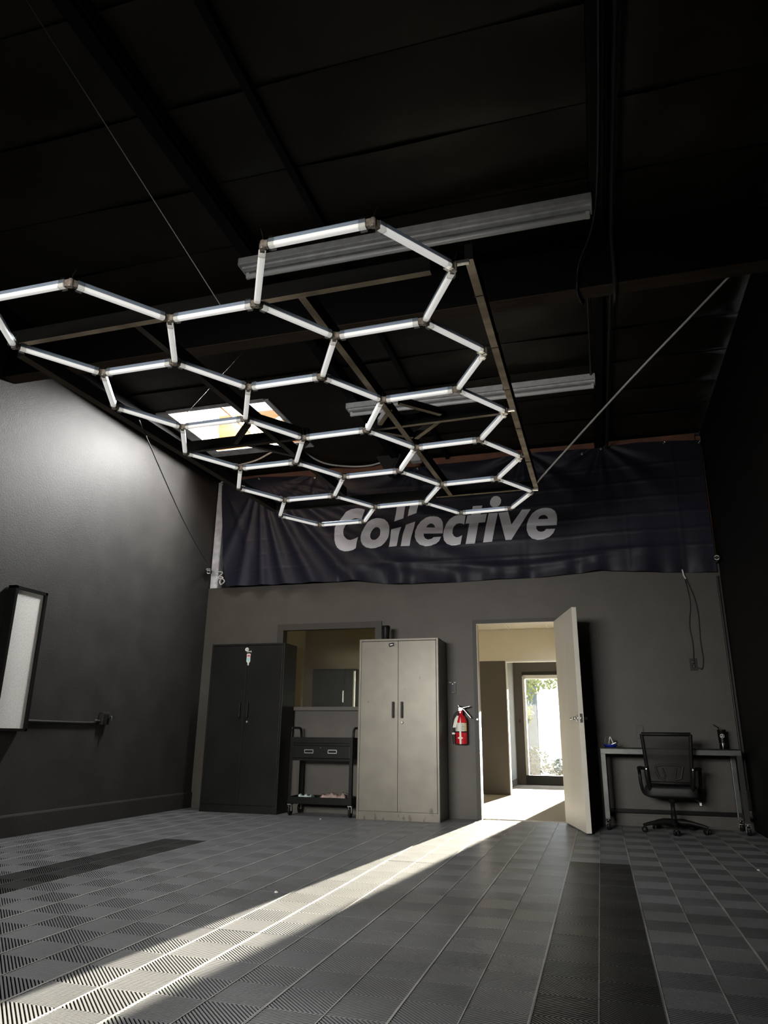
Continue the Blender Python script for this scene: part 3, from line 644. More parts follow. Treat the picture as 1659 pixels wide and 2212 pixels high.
# small items at the ceiling centre: foil box
t = thing('ceiling_box', 'small pale metal box near the ceiling above the middle of the banner', 'box', (-1.86, -.30, 3.99))
obj('body', MB().box((-.06, -.05, -.055), (.06, .05, .055), .006), M['fixture'], t); obj('bracket', MB().box((-.012, -.012, .05), (.012, .012, .13), .002), M['steel'], t)
t = thing('wall_speaker', 'dark triangular loudspeaker hung under the ceiling above the banner', 'speaker', (-2.20, -.22, 3.93))
obj('cabinet', MB().prism([(-.16, .12), (.16, .12), (.05, -.10), (-.03, -.10)], 1, -.10, .08), M['trim_dark'], t); obj('grille', MB().prism([(-.13, .10), (.13, .10), (.035, -.08), (-.018, -.08)], 1, -.112, -.10), M['conduit'], t)

# ================================================================== SECURITY CAMERAS
def seccam(label, loc, aim, mount, group='bullet security cameras'):
    t = thing('security_camera', label, 'camera', loc, 0, group)
    q = Vector(aim).normalized().to_track_quat('Z', 'Y').to_matrix().to_4x4()
    obj('housing', MB().lathe([(.026, -.10), (.033, -.095), (.034, .0), (.036, .006), (.036, .022), (.030, .024)], (0, 0, 0), 20, q), M['black_plastic'], t)
    m = MB()
    for a0 in (25, 205):
        pts = []
        for i in range(9):
            a = math.radians(a0+130*i/8); pts.append(q @ Vector((.021*math.cos(a), .021*math.sin(a), .026)))
        m.tube(pts, .0042, 6)
    obj('light_ring', m, M['white'], t, label='white ring around the lens')
    obj('lens', MB().lathe([(.013, .022), (.012, .028), (.006, .030)], (0, 0, 0), 16, q), M['rubber'], t)
    m = MB(); mv = Vector(mount); m.tube([q @ Vector((0, 0, -.05)), mv*.6+q @ Vector((0, 0, -.05))*.4, mv], [.012, .010, .010], 10)
    m.box(mv-Vector((.022, .022, .022)), mv+Vector((.022, .022, .022)), .006); obj('mount', m, M['white_plastic'], t)
seccam('small black security camera at the left rear corner beside the white post', (-4.60, -.15, 2.775), (.45, -1, -.25), (-.035, .05, .03))
seccam('small black security camera at the right rear corner by the brown post', (1.285, -.215, 2.60), (-.12, -1, -.22), (.022, .195, .02))
cable('white_wire_loop', 'small tangle of white wire beside the white post at the banner corner', [(-4.545, -.02, 2.80), (-4.47, -.03, 2.785), (-4.53, -.03, 2.72), (-4.46, -.035, 2.70), (-4.43, -.04, 2.665), (-4.48, -.035, 2.63), (-4.50, -.03, 2.68), (-4.46, -.03, 2.72), (-4.52, -.02, 2.735)], .007, 'cable_white', 'wire')

# ================================================================== LEFT WALL: framed panel, outlet
t = thing('wall_light_panel', 'tall narrow white panel in a black frame on the left wall', 'light panel', (XL, -3.045, .82))
px0, pz, hwid = .02, 1.165, .185
m = MB(); D = .09
m.box((0.008, -hwid, 0), (D, -hwid+.028, pz), .003); m.box((0.008, hwid-.028, 0), (D, hwid, pz), .003)
m.box((0.008, -hwid, pz-.028), (D, hwid, pz), .003); m.box((0.008, -hwid, 0), (D, hwid, .022), .003)
obj('frame', m, M['black_metal'], t)
obj('panel', MB().box((.015, -hwid+.02, .015), (D-.022, hwid-.02, pz-.02)), M['panel_sheet'], t, label='grainy white diffuser sheet')
t = thing('power_outlet', 'black wall outlet box at the end of the pipe on the left wall', 'outlet', (XL, -1.785, .95))
m = MB(); m.box((0, -.058, -.058), (.045, .058, .058), .006); obj('box', m, M['conduit'], t)
m = MB()
for s in (-1, 1):
    m.box((.045, s*.026-.018, -.040), (.050, s*.026+.018, .040), .003)
obj('socket', m, M['black_plastic'], t)
m = MB(); m.tube([(.05, .030, .020), (.075, .030, .020), (.080, .034, -.03)], .009, 8); m.box((.048, .016, .004), (.066, .044, .036), .005); obj('plug', m, M['conduit'], t)
cable('wall_pipe', 'thin painted pipe along the left wall between the white panel and the outlet', [(XL+.013, -2.86, .905), (XL+.013, -2.0, .905), (XL+.016, -1.92, .925), (XL+.020, -1.845, .925)], .012, 'conduit', 'pipe', 8, k=4)

# ================================================================== STEEL CABINETS
def cabinet(name, label, x0, x1, yf, depth, body_m, side_m, door_m, handle_m, gap):
    cx = (x0+x1)/2; wd = x1-x0; H = 1.83
    t = thing(name, label, 'cabinet', (cx, yf+depth/2, 0)); h = wd/2; d = depth/2
    f = .022
    m = MB()
    m.box((-h, -d, 0), (-h+f, d, H), .003); m.box((h-f, -d, 0), (h, d, H), .003)
    m.box((-h+f, -d+.0003, H-f), (h-f, d-.0003, H-.0003), .002); m.box((-h+f, d-.02, 0), (h-f, d-.0003, H-f)); m.box((-h+f, -d+.021, .075), (h-f, d-.02, .095))
    o = obj('body', m, body_m, t)
    obj('plinth', MB().box((-h+f, -d+.004, 0), (h-f, -d+.02, .078), .002), door_m, t)
    for s in (-1, 1):
        a, b = (-h+f+.003, -gap) if s < 0 else (gap, h-f-.003)
        dd = obj('door', MB().box((a, -d+.001, .084), (b, -d+.020, H-f-.004), .003), door_m, t)
        hx = s*.048
        hb = MB()
        hb.box((hx-.011, -d-.030, 1.0), (hx+.011, -d-.016, 1.165), .004)
        for z in (1.012, 1.140): hb.box((hx-.008, -d-.02, z), (hx+.008, -d+.004, z+.014), .002)
        obj('handle', hb, handle_m, dd)
        if s > 0:
            lk = MB(); lk.lathe([(.014, 0), (.014, .008), (.010, .012)], (hx, -d+.001, .955), 14, Matrix.Rotation(PI/2, 4, 'X')); obj('lock', lk, M['chrome'], dd)
    if side_m is not None:
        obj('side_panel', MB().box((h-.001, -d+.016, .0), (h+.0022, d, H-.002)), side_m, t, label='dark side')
    return t, d
bc, bd = cabinet('steel_cabinet', 'tall black two-door steel cabinet with small stickers near the left wall', -4.325, -3.395, -.385, .355, M['black_cab'], None, M['black_cab'], M['black_plastic'], .002)
gc, gd = cabinet('steel_cabinet', 'tall worn grey two-door steel cabinet beside the fire extinguisher', -2.470, -1.590, -.462, .43, M['grey_cab'], M['grey_cab_side'], M['grey_cab'], M['black_plastic'], .0015)
# stickers
yy = -bd-.0008
m = MB(); m.add([(-.012+.024*math.cos(2*PI*i/20), yy, 1.762+.022*math.sin(2*PI*i/20)) for i in range(20)], [tuple(range(20))])
obj('sticker', m, M['label_white'], bc, label='round white sticker')
def stroke(pts, wd, y):
    m = MB()
    for (a, b), (c, d) in zip(pts, pts[1:]):
        L = math.hypot(c-a, d-b); nx, nz = -(d-b)/L*wd, (c-a)/L*wd
        m.add([(a+nx, y, b+nz), (c+nx, y, d+nz), (c-nx, y, d-nz), (a-nx, y, b-nz)], [(0, 1, 2, 3)])
    return m
m = stroke([(-.020, 1.768), (-.008, 1.757), (.006, 1.766)], .002, yy-.0006)
obj('sticker_line', m, M['black_plastic'], bc, label='thin dark stroke on the round sticker')
m = stroke([(-.008, 1.728), (.004, 1.742), (.006, 1.730), (.016, 1.744), (.018, 1.732), (.028, 1.742), (.034, 1.732), (.044, 1.750), (.040, 1.730), (.050, 1.732)], .0028, yy)
obj('sticker_script', m, M['label_white'], bc, label='tiny white scribbled script')
def poly(pts, y): return MB().add([(a, y, b) for a, b in pts], [tuple(range(len(pts)))])
def sx(l, cx, cz): return [(cx+a, cz+b) for a, b in l]
obj('sticker', poly(sx([(-.026, .052), (-.012, .060), (.012, .060), (.026, .052), (.022, .035), (.024, -.030), (.010, -.048), (.008, -.075), (-.006, -.075), (-.008, -.048), (-.025, -.030), (-.022, .035)], .014, 1.655), yy), M['label_white'], bc, label='white ice-lolly shaped sticker')
obj('sticker_print', poly(sx([(-.014, .046), (.014, .046), (.016, .030), (.006, .020), (-.012, .026)], .014, 1.655), yy-.0006), M['pink'], bc, label='red patch on the sticker')
obj('sticker_print', poly(sx([(-.016, .006), (.016, .008), (.016, -.022), (.004, -.034), (-.014, -.026)], .014, 1.655), yy-.0006), M['cyan'], bc, label='pale blue patch on the sticker')
yy = -gd-.0008
c, s = math.cos(.2), math.sin(.2)
obj('sticker', poly([(-.075+a*c-b*s, 1.765+a*s+b*c) for a, b in ((-.030, -.020), (.030, -.020), (.030, .020), (-.030, .020))], yy), M['black_plastic'], gc, label='small dark tilted rectangular sticker')
obj('sticker_line', poly([(-.075+a*c-b*s, 1.765+a*s+b*c) for a, b in ((-.016, -.002), (.016, -.002), (.016, .003), (-.016, .003))], yy-.0006), M['steel'], gc, label='faint grey line of print')
# dark tumbler standing on the grey cabinet
t = thing('black_bottle', 'stout black bottle standing on top of the grey cabinet', 'bottle', (-2.225, -.27, 1.83))
obj('body', MB().lathe([(.036, 0), (.040, .006), (.041, .10), (.044, .135)], (0, 0, 0), 24), M['black_plastic'], t)
obj('lid', MB().lathe([(.046, .135), (.047, .140), (.047, .165), (.043, .172), (.03, .174)], (0, 0, 0), 24), M['black_metal'], t)
# dark cupboard and its neighbours inside the office behind the window are built with the interior below

# ================================================================== TOOL CART
t = thing('tool_cart', 'black rolling steel tool cart with one drawer between the two cabinets', 'cart', (-2.905, -.235, 0))
hx, hy = .362, .165
for sx_ in (-1, 1):
    for sy_ in (-1, 1):
        m = MB(); x, y = sx_*hx, sy_*hy
        m.box((x-.0, y, .115), (x-sx_*.036, y-sy_*.004, .80), .001); m.box((x, y, .115), (x-sx_*.004, y-sy_*.036, .80), .001)
        for z in (.135, .165, .745): m.lathe([(.006, 0), (.005, .004)], (x-sx_*.018, y+sy_*.0, z), 8, Matrix.Rotation(-sy_*PI/2, 4, 'X'))
        obj('corner_post', m, M['black_metal'], t)
        w_ = struct_w = MB(); cx, cyy = x-sx_*.022, y-sy_*.03
        w_.box((cx-.022, cyy-.03, .108), (cx+.022, cyy+.03, .115)); w_.box((cx-.018, cyy-.012, .045), (cx-.014, cyy+.020, .110)); w_.box((cx+.014, cyy-.012, .045), (cx+.018, cyy+.020, .110))
        c_ = obj('caster', w_, M['steel'], t)
        wm = MB().lathe([(.020, -.013), (.046, -.012), (.050, -.006), (.050, .006), (.046, .012), (.020, .013)], (cx, cyy+.004, .050), 22, Matrix.Rotation(PI/2, 4, 'Y')); obj('wheel', wm, M['black_plastic'], c_)
def tray(z, hgt, th=.004):
    m = MB(); a, b = hx-.005, hy-.005
    m.box((-a, -b, z), (a, b, z+th)); m.box((-a, -b, z), (a, -b+th, z+hgt), .001); m.box((-a, b-th, z), (a, b, z+hgt), .001); m.box((-a, -b, z), (-a+th, b, z+hgt)); m.box((a-th, -b, z), (a, b, z+hgt))
    return m
obj('bottom_tray', tray(.118, .072), M['black_metal'], t); obj('top_tray', tray(.735, .062), M['black_metal'], t)
m = MB(); m.box((-hx+.03, -hy+.03, .573), (hx-.03, hy-.02, .735)); m.box((-hx+.006, -hy+.012, .555), (hx-.006, -hy+.03, .577), .002); m.box((-hx+.006, -hy+.012, .712), (hx-.006, -hy+.03, .735), .002)
obj('drawer_case', m, M['black_metal'], t)
dr = obj('drawer', MB().box((-hx+.030, -hy-.006, .582), (hx-.030, -hy+.02, .705), .004), M['black_metal'], t)
for x in (-.135, .135):
    m = MB(); y = -hy-.010
    m.box((x-.052, y, .664), (x+.052, y+.006, .670)); m.box((x-.052, y, .632), (x+.052, y+.006, .638)); m.box((x-.052, y, .632), (x-.046, y+.006, .670)); m.box((x+.046, y, .632), (x+.052, y+.006, .670))
    obj('handle', m, M['steel'], dr, label='bright recessed handle frame')
m = MB(); m.lathe([(.009, 0), (.009, .006), (.005, .010)], (0, -hy-.006, .690), 12, Matrix.Rotation(PI/2, 4, 'X')); obj('lock', m, M['chrome'], dr)
for s in (-1, 1):
    m = MB(); x = s*(hx-.004)
    m.tube(catmull([(x, -hy+.03, .74), (x, -hy+.03, .84), (x+s*.004, -hy+.045, .885), (x+s*.008, -hy+.08, .895), (x+s*.008, hy-.08, .895), (x+s*.004, hy-.045, .885), (x, hy-.03, .84), (x, hy-.03, .74)], 5), .013, 10)
    obj('push_handle', m, M['black_metal'], t)
def cloth(name, label, loc, sx_, sy_, hgt, m, seed, nx=22, ny=14):
    r = random.Random(seed); ph = [r.uniform(0, 6) for _ in range(6)]; vs = []; fs = []
    for j in range(ny+1):
        for i in range(nx+1):
            u, v = i/nx*2-1, j/ny*2-1; e = max(0, 1-abs(u)**3)*max(0, 1-abs(v)**3)
            z = hgt*min(1, 1.8*e)*(.80+.10*math.sin(9*u+ph[0]+2*v)+.08*math.sin(5*v+ph[1])+.07*math.sin(17*u-9*v+ph[2])+.05*math.sin(26*u+11*v+ph[5]))
            vs.append((u*sx_*(1+.12*math.sin(4*v+ph[3])), v*sy_*(1+.12*math.sin(5*u+ph[4])), max(0.001, z)))
    for j in range(ny):
        for i in range(nx):
            a = j*(nx+1)+i; fs.append((a, a+1, a+nx+2, a+nx+1))
    o = obj(name, MB().add(vs, fs, True), m); o.location = loc; tag(o, label, 'cloth'); return o
cloth('shop_towel', 'crumpled pale mint towel at the left of the cart bottom tray', (-3.11, -.255, .1225), .085, .10, .088, M['cloth_mint'], 3)
cloth('shop_towel', 'heaped dusty brown towels filling the right of the cart bottom tray', (-2.775, -.240, .1225), .185, .125, .105, M['cloth_pink'], 5, 34, 16)

# ================================================================== FIRE EXTINGUISHER AND WALL PLATES
t = thing('fire_extinguisher', 'red fire extinguisher hung on the wall left of the door', 'extinguisher', (-1.425, -.082, .745))
R_ = .062
obj('cylinder', MB().lathe([(.050, 0), (R_, .006), (R_, .235), (.056, .262), (.040, .284), (.022, .298), (.018, .312)], (0, 0, 0), 28), M['red'], t)
def arc_label(r, a0, a1, z0, z1, n=10):
    m = MB(); vs = []
    for i in range(n+1):
        a = math.radians(a0+(a1-a0)*i/n); vs += [(r*math.cos(a), r*math.sin(a), z0), (r*math.cos(a), r*math.sin(a), z1)]
    return m.add(vs, [(2*i, 2*i+2, 2*i+3, 2*i+1) for i in range(n)], True)
lb = obj('label', arc_label(R_+.0008, 188, 312, .130, .215), M['label_white'], t)
obj('label_panel', arc_label(R_+.0014, 312, 342, .132, .213, 4), M['label_yellow'], lb)
obj('label_band', arc_label(R_+.0012, 185, 345, .118, .130), M['black_plastic'], t, label='black band under the label')
m = MB()
for a in (205, 228, 286, 302, 325):
    for z in (.142, .160, .178, .196): m.add(arc_label(R_+.0022, a, a+5+random.uniform(0, 6), z, z+.006, 2).v, [(0, 2, 3, 1), (2, 4, 5, 3)])
obj('label_print', m, M['black_plastic'], lb)
# pale strap with diamond: strip of the bracket in front
m = MB(); m.prism([(-.010, .0), (.010, .0), (.010, .17), (.004, .28), (-.010, .17)], 1, -R_-.006, -R_-.003); m.prism([(-.032, .062), (.0, .045), (.032, .062), (.0, .080)], 1, -R_-.0085, -R_-.006)
obj('strap', m, M['label_white'], t, label='white strip with diamond')
m = MB(); m.lathe([(.018, .305), (.020, .312), (.020, .338), (.014, .345)], (0, 0, 0), 14); m.lathe([(.016, 0), (.016, .012), (.010, .014)], (-.004, -.018, .326), 14, Matrix.Rotation(PI/2, 4, 'X')); obj('valve', m, M['red'], t)
m = MB(); m.box((-.024, -.012, .340), (.012, .012, .375), .003, T(0, 0, 0)); m.tube([(-.020, 0, .37), (.035, -.002, .352), (.105, -.006, .270)], [.011, .010, .008], 8); obj('carry_handle', m, M['chrome'], t)
m = MB(); m.tube([(-.030, 0, .398), (.0, 0, .362), (.040, -.002, .378), (.100, -.006, .392)], [.014, .012, .009, .006], 8); obj('squeeze_lever', m, M['chrome'], t)
m = MB(); m.tube(catmull([(-.012, -.008, .328), (-.040, -.012, .326), (-.072, -.015, .285), (-.084, -.018, .20), (-.080, -.020, .13)], 6), .0105, 10); m.tube([(-.080, -.020, .13), (-.078, -.020, .085), (-.072, -.020, .0)], [.016, .018, .016], 10); obj('hose', m, M['rubber'], t)
m = MB(); m.box((-.095, -.042, .098), (-.062, -.0, .116), .004); obj('hose_clip', m, M['label_white'], t)
m = MB(); m.prism([(-.036, .290), (-.018, .288), (-.046, .168), (-.084, .168), (-.062, .255)], 1, -.052, -.050); obj('tag', m, M['label_white'], t, label='paper inspection tag')
m = MB(); m.box((-.03, .060, .05), (.03, .080, .33), .003); m.box((-.012, .015, .318), (.012, .075, .326)); obj('bracket', m, M['black_metal'], t)

def plate(name, label, cat, x, z, w_, h_, kind):
    t = thing(name, label, cat, (x, 0, z))
    obj('cover_plate', MB().box((-w_/2, -.009, -h_/2), (w_/2, -.0005, h_/2), .003), M['conduit'] if kind != 'blank' else M['wall_back'], t)
    if kind == 'switch':
        obj('rocker', MB().box((-.017, -.013, -.033), (.017, -.008, .033), .002), M['conduit'], t)
        m = MB()
        for z_ in (-.045, .045): m.lathe([(.004, 0), (.003, .002)], (0, -.009, z_), 8, Matrix.Rotation(PI/2, 4, 'X'))
        obj('screw', m, M['chrome'], t)
        m = MB(); m.box((-w_/2+.002, -.012, h_/2-.006), (-w_/2+.024, -.006, h_/2+.001)); m.box((w_/2-.024, -.012, h_/2-.006), (w_/2-.002, -.006, h_/2+.001)); obj('tape', m, M['label_white'], t)
    if kind == 'outlet':
        m = MB()
        for z_ in (-.021, .021): m.box((-.016, -.014, z_-.015), (.016, -.008, z_+.015), .004)
        obj('socket', m, M['black_plastic'], t)
        m = MB(); m.box((-.012, -.034, .012), (.012, -.012, .034), .004); obj('plug', m, M['conduit'], t)
        m = MB(); m.box((-.010, -.0155, .040), (.008, -.0135, .044)); m.box((-.003, -.0155, -.03), (.003, -.0135, -.012)); obj('mark', m, M['chrome'], t)
    if kind == 'blank':
        m = MB(); m.box((-w_/2-.002, -.004, -h_/2-.002), (w_/2+.002, -.0002, h_/2+.002)); obj('dark_rim', m, M['black_plastic'], t)  # black backing plate showing as a thin rim round the cover
plate('light_switch', 'black light switch plate between the grey cabinet and the door', 'switch', -1.527, 1.332, .078, .125, 'switch')
plate('power_outlet', 'black wall outlet below the dangling cord, above the desk', 'outlet', .970, 1.548, .076, .120, 'outlet')
plate('blank_plate', 'blank wall plate painted over, just left of the office chair back', 'wall plate', .394, .885, .062, .118, 'blank')
cable('dangling_cord', 'black power cord hanging from the banner hem to the wall outlet', [(.968, -.03, 2.515), (1.0, -.02, 2.30), (1.005, -.018, 2.15), (.975, -.016, 1.95), (.985, -.018, 1.75), (.972, -.028, 1.572)], .005, 'cable_black', 'cord')
cable('dangling_cord', 'second black cord looping down right of the wall outlet', [(.985, -.035, 2.45), (1.045, -.03, 2.25), (1.070, -.02, 2.05), (1.060, -.018, 1.78), (1.066, -.018, 1.60), (1.045, -.02, 1.505), (1.010, -.022, 1.515)], .005, 'cable_black', 'cord')
cable('white_plug_lead', 'short white lead tip poking out under the banner hem', [(.965, -.045, 2.53), (.975, -.05, 2.46), (.99, -.045, 2.43)], .008, 'cable_white', 'cord')

# ================================================================== DESK
t = thing('work_desk', 'narrow steel work desk on casters against the right rear wall', 'desk', (.615, -.23, 0))
def dbox(name, a, b, m=M['desk_steel'], bev=.003): return obj(name, MB().box(a, b, bev), m, t)
hw, hd = .622, .205
dbox('desktop', (-hw, -hd, .722), (hw, hd, .734), M['black_metal'])
dbox('front_rail', (-hw, -hd-.001, .676), (hw, -hd+.032, .724)); dbox('rear_rail', (-hw, hd-.032, .676), (hw, hd, .724))
dbox('side_rail', (-hw, -hd+.03, .676), (-hw+.032, hd-.03, .724)); dbox('side_rail', (hw-.032, -hd+.03, .676), (hw, hd-.03, .724))
for sx_ in (-1, 1):
    for sy_ in (-1, 1):
        x, y = sx_*(hw-.022), sy_*(hd-.022)
        o = dbox('leg', (x-.022, y-.022, .10), (x+.022, y+.022, .678), M['desk_steel'] if sx_ < 0 or sy_ > 0 else M['trim_dark'])
        cm = MB(); cm.box((x-.022, y-.022, .093), (x+.022, y+.022, .101), .001); cm.tube([(x, y, .095), (x, y, .078)], .010, 8)
        cm.box((x-.020, y-.02, .030), (x-.017, y+.02, .080), .001); cm.box((x+.017, y-.02, .030), (x+.020, y+.02, .080), .001); cm.box((x-.020, y-.024, .074), (x+.020, y+.02, .080), .001)
        c_ = obj('caster', cm, M['chrome'], t)
        obj('wheel', MB().lathe([(.012, -.016), (.036, -.015), (.041, -.008), (.041, .008), (.036, .015), (.012, .016)], (x, y-.012, .041), 22, Matrix.Rotation(PI/2, 4, 'Y')), M['black_plastic'], c_)
        br = MB(); br.box((x-.012, y-.052, .060), (x+.012, y-.022, .066), .002); obj('brake_pedal', br, M['chrome'], c_)
dbox('stretcher', (-hw+.044, hd-.036, .125), (hw-.044, hd-.008, .160), M['black_metal'])
dbox('stretcher', (hw-.036, -hd+.044, .125), (hw-.008, hd-.044, .160)); dbox('stretcher', (-hw+.008, -hd+.044, .125), (-hw+.036, hd-.044, .160))
# tumbler with straw and star emblem
t = thing('tumbler', 'dark tumbler with bent straw and round white star emblem on the desk', 'tumbler', (1.130, -.165, .734))
obj('cup', MB().lathe([(.030, 0), (.034, .004), (.035, .055), (.039, .168), (.037, .170)], (0, 0, 0), 28), M['black_metal'], t)
obj('base_sleeve', MB().lathe([(.0330, .002), (.0352, .006), (.0362, .055)], (0, 0, 0), 28), M['chrome'], t, label='shiny steel lower sleeve')
obj('lid', MB().lathe([(.0395, .166), (.0400, .172), (.036, .178), (.010, .179)], (0, 0, 0), 28), M['black_plastic'], t)
obj('straw', MB().tube(catmull([(-.020, 0, .10), (-.024, 0, .185), (-.032, -.004, .198), (-.068, -.012, .222)], 5), .0045, 8), M['black_plastic'], t)
em = MB(); y0 = -.0395; zc = .118; xo = -.004
def er(x): return -math.sqrt(max(.0, .0385**2-(x+xo)**2))-.0015
ring = []; n = 28
for i in range(n):
    a = 2*PI*i/n
    for r in (.0155, .0190): ring.append((xo+r*math.cos(a), er(r*math.cos(a)), zc+r*math.sin(a)))
em.add(ring, [(2*i, 2*i+1, (2*i+3) % (2*n), (2*i+2) % (2*n)) for i in range(n)])
for k in range(3):
    a = PI/2+2*PI*k/3; c, s = math.cos(a), math.sin(a)
    em.add([(xo+u, er(u), zc+v) for u, v in ((.0165*c, .0165*s), (.0045*math.cos(a+PI/3), .0045*math.sin(a+PI/3)), (0, 0), (.0045*math.cos(a-PI/3), .0045*math.sin(a-PI/3)))], [(0, 1, 2), (0, 2, 3)])
obj('emblem', em, M['label_white'], t, label='white ring with three-pointed star')
# blue tray with metal clamps
t = thing('blue_dish', 'shallow round blue dish on the left end of the desk', 'dish', (.090, -.270, .734))
obj('bowl', MB().lathe([(.040, 0), (.046, .002), (.066, .020), (.070, .028), (.066, .029), (.044, .008), (.01, .006)], (0, 0, 0), 28), M['blue'], t)
obj('foot', MB().lathe([(.036, -.0), (.044, .001), (.044, .005), (.036, .006)], (0, 0, 0), 24), M['steel'], t)
t = thing('metal_clip', 'arched chrome clip standing in the blue dish', 'clip', (.075, -.270, .741))
obj('arm', MB().tube(catmull([(-.034, 0, .012), (-.026, 0, .075), (-.010, 0, .093), (.004, 0, .072), (-.006, 0, .006)], 6), .004, 8), M['desk_steel'], t)
obj('arm', MB().tube(catmull([(.0, .01, .006), (.016, .01, .088), (.026, .01, .080), (.045, .008, .028)], 6), .0042, 8), M['steel'], t)
t = thing('metal_bolt', 'short dark metal fitting leaning in the blue dish', 'fitting', (.118, -.268, .743))
obj('shank', MB().tube([(-.018, 0, .018), (.030, -.004, .038)], .007, 8), M['steel'], t); obj('head', MB().tube([(.028, -.004, .037), (.042, -.005, .043)], .012, 6), M['black_metal'], t)

# ================================================================== OFFICE CHAIR
t = thing('office_chair', 'black mesh-back office chair on five casters in front of the desk', 'chair', (.600, -.400, 0), math.radians(-4))
hub = MB(); hub.lathe([(.030, .060), (.042, .070), (.040, .105), (.028, .120)], (0, 0, 0), 16); obj('hub', hub, M['black_plastic'], t)
for k in range(5):
    a = math.radians(200+72*k); c, s = math.cos(a), math.sin(a)
    lg = MB(); P = [(.03*c, .03*s, .092), (.14*c, .14*s, .090), (.24*c, .24*s, .072), (.285*c, .285*s, .060)]
    lg.tube(P, [.026, .021, .016, .014], 10); lo = obj('base_leg', lg, M['black_plastic'], t)
    cs = MB(); cx, cyy = .278*c, .278*s; cs.tube([(cx, cyy, .062), (cx, cyy, .030)], .008, 8); cs.box((cx-.015, cyy-.018, .036), (cx+.015, cyy+.018, .052), .005)
    R = Matrix.Rotation(a+1.1, 4, 'Z') @ Matrix.Rotation(PI/2, 4, 'Y')
    for q in (-1, 1): cs.lathe([(.010, q*.008), (.024, q*.008), (.026, q*.013), (.024, q*.024), (.008, q*.026)], (cx, cyy, .0262), 16, R)
    obj('caster', cs, M['black_plastic'], t)
obj('gas_lift', MB().lathe([(.025, .11), (.025, .16), (.019, .162), (.019, .250), (.032, .255), (.032, .300)], (0, 0, 0), 16), M['black_plastic'], t)
st = MB()
bm = bmesh.new(); bmesh.ops.create_cube(bm, size=1); bmesh.ops.bevel(bm, geom=list(bm.edges), offset=.22, segments=4, profile=.6, affect='EDGES')
for v in bm.verts: v.co = Vector((v.co.x*.46, v.co.y*.44+.03, .355+v.co.z*.10))
st.bm(bm, None, True); obj('seat', st, M['rubber'], t)
obj('seat_pan', MB().box((-.12, -.10, .296), (.12, .14, .318), .006), M['black_plastic'], t)
lv = MB(); lv.tube([(.06, -.02, .305), (.20, -.05, .292), (.232, -.07, .275)], .006, 8); lv.box((.222, -.085, .235), (.252, -.070, .278), .006); obj('tilt_lever', lv, M['black_plastic'], t)
obj('lever_mark', MB().box((.229, -.0875, .243), (.246, -.085, .268)), M['label_white'], t, label='white mark on the lever')
def back_pt(u, v, off=0):     # u -1..1 across, v 0..1 up
    wdt = .182+.028*v; x = u*wdt; z = .435+.425*v
    y = -.215-.03*math.sin(v*2.2)-.045*(v**2)+.035*(u*u)*(1)+.0
    return Vector((x, y+off, z))
vs = []; fs = []; n1, n2 = 14, 16
for j in range(n2+1):
    for i in range(n1+1): vs.append(back_pt(-1+2*i/n1, j/n2))
for j in range(n2):
    for i in range(n1):
        a = j*(n1+1)+i; fs.append((a, a+1, a+n1+2, a+n1+1))
obj('back_mesh', MB().add(vs, fs, True), M['mesh'], t, label='see-through black mesh')
fm = MB()
fm.tube([back_pt(-1, i/12) for i in range(13)], .017, 8); fm.tube([back_pt(1, i/12) for i in range(13)], .017, 8)
fm.tube([back_pt(-1+2*i/12, 1) for i in range(13)], .017, 8); fm.tube([back_pt(-1+2*i/12, 0) for i in range(13)], .014, 8)
obj('back_frame', fm, M['black_plastic'], t)
lm = MB()
for s in (-1, 1):
    lm.tube([back_pt(s*.62, .34, -.006), back_pt(s*.50, .10, -.010), back_pt(s*.25, .07, -.010)], .010, 8)
    lm.tube([back_pt(s*.30, .30, -.008), back_pt(s*.22, .12, -.010)], .008, 8)
lm.tube([back_pt(-.62, .34, -.006), back_pt(-.3, .37, -.010), back_pt(.3, .37, -.010), back_pt(.62, .34, -.006)], .009, 8)
obj('lumbar_support', lm, M['trim_dark'], t)
for s in (-1, 1):
    am = MB()
    P = catmull([(s*.205, -.225, .555), (s*.245, -.16, .560), (s*.268, -.06, .555), (s*.272, .06, .545), (s*.268, .12, .50), (s*.262, .10, .40), (s*.235, .05, .325), (s*.16, .02, .305)], 5)
    am.tube(P, .016, 8); obj('armrest', am, M['black_plastic'], t)
    st_ = MB(); st_.tube(catmull([(s*.200, -.232, .570), (s*.195, -.225, .48), (s*.180, -.17, .38), (s*.150, -.10, .310)], 5), .019, 8); obj('back_bracket', st_, M['black_plastic'], t)
    bo = MB(); bo.lathe([(.008, 0), (.006, .004)], (s*.198, -.250, .555), 8, Matrix.Rotation(PI/2, 4, 'X')); obj('bolt', bo, M['steel'], t)

# ================================================================== SCRAPS ON THE FLOOR
def scrap(label, x, y, r):
    bm = bmesh.new(); bmesh.ops.create_icosphere(bm, subdivisions=1, radius=r); rnd = random.Random(int(x*1000))
    for v in bm.verts: v.co = Vector((v.co.x*rnd.uniform(.7, 1.6), v.co.y*rnd.uniform(.6, 1.2), max(v.co.z, -r*.3)*.6+r*.18))
    o = obj('paper_scrap', MB().bm(bm, None), M['label_white']); o.location = (x, y, .0015); tag(o, label, 'scrap')
scrap('tiny white scrap on the floor left of the sun streak', -1.74, -4.03, .011)
scrap('tiny white crumb on the floor in front of the tool cart', -2.80, -.62, .010)
scrap('tiny white crumb on the dark floor at the right edge', .93, -2.35, .010)

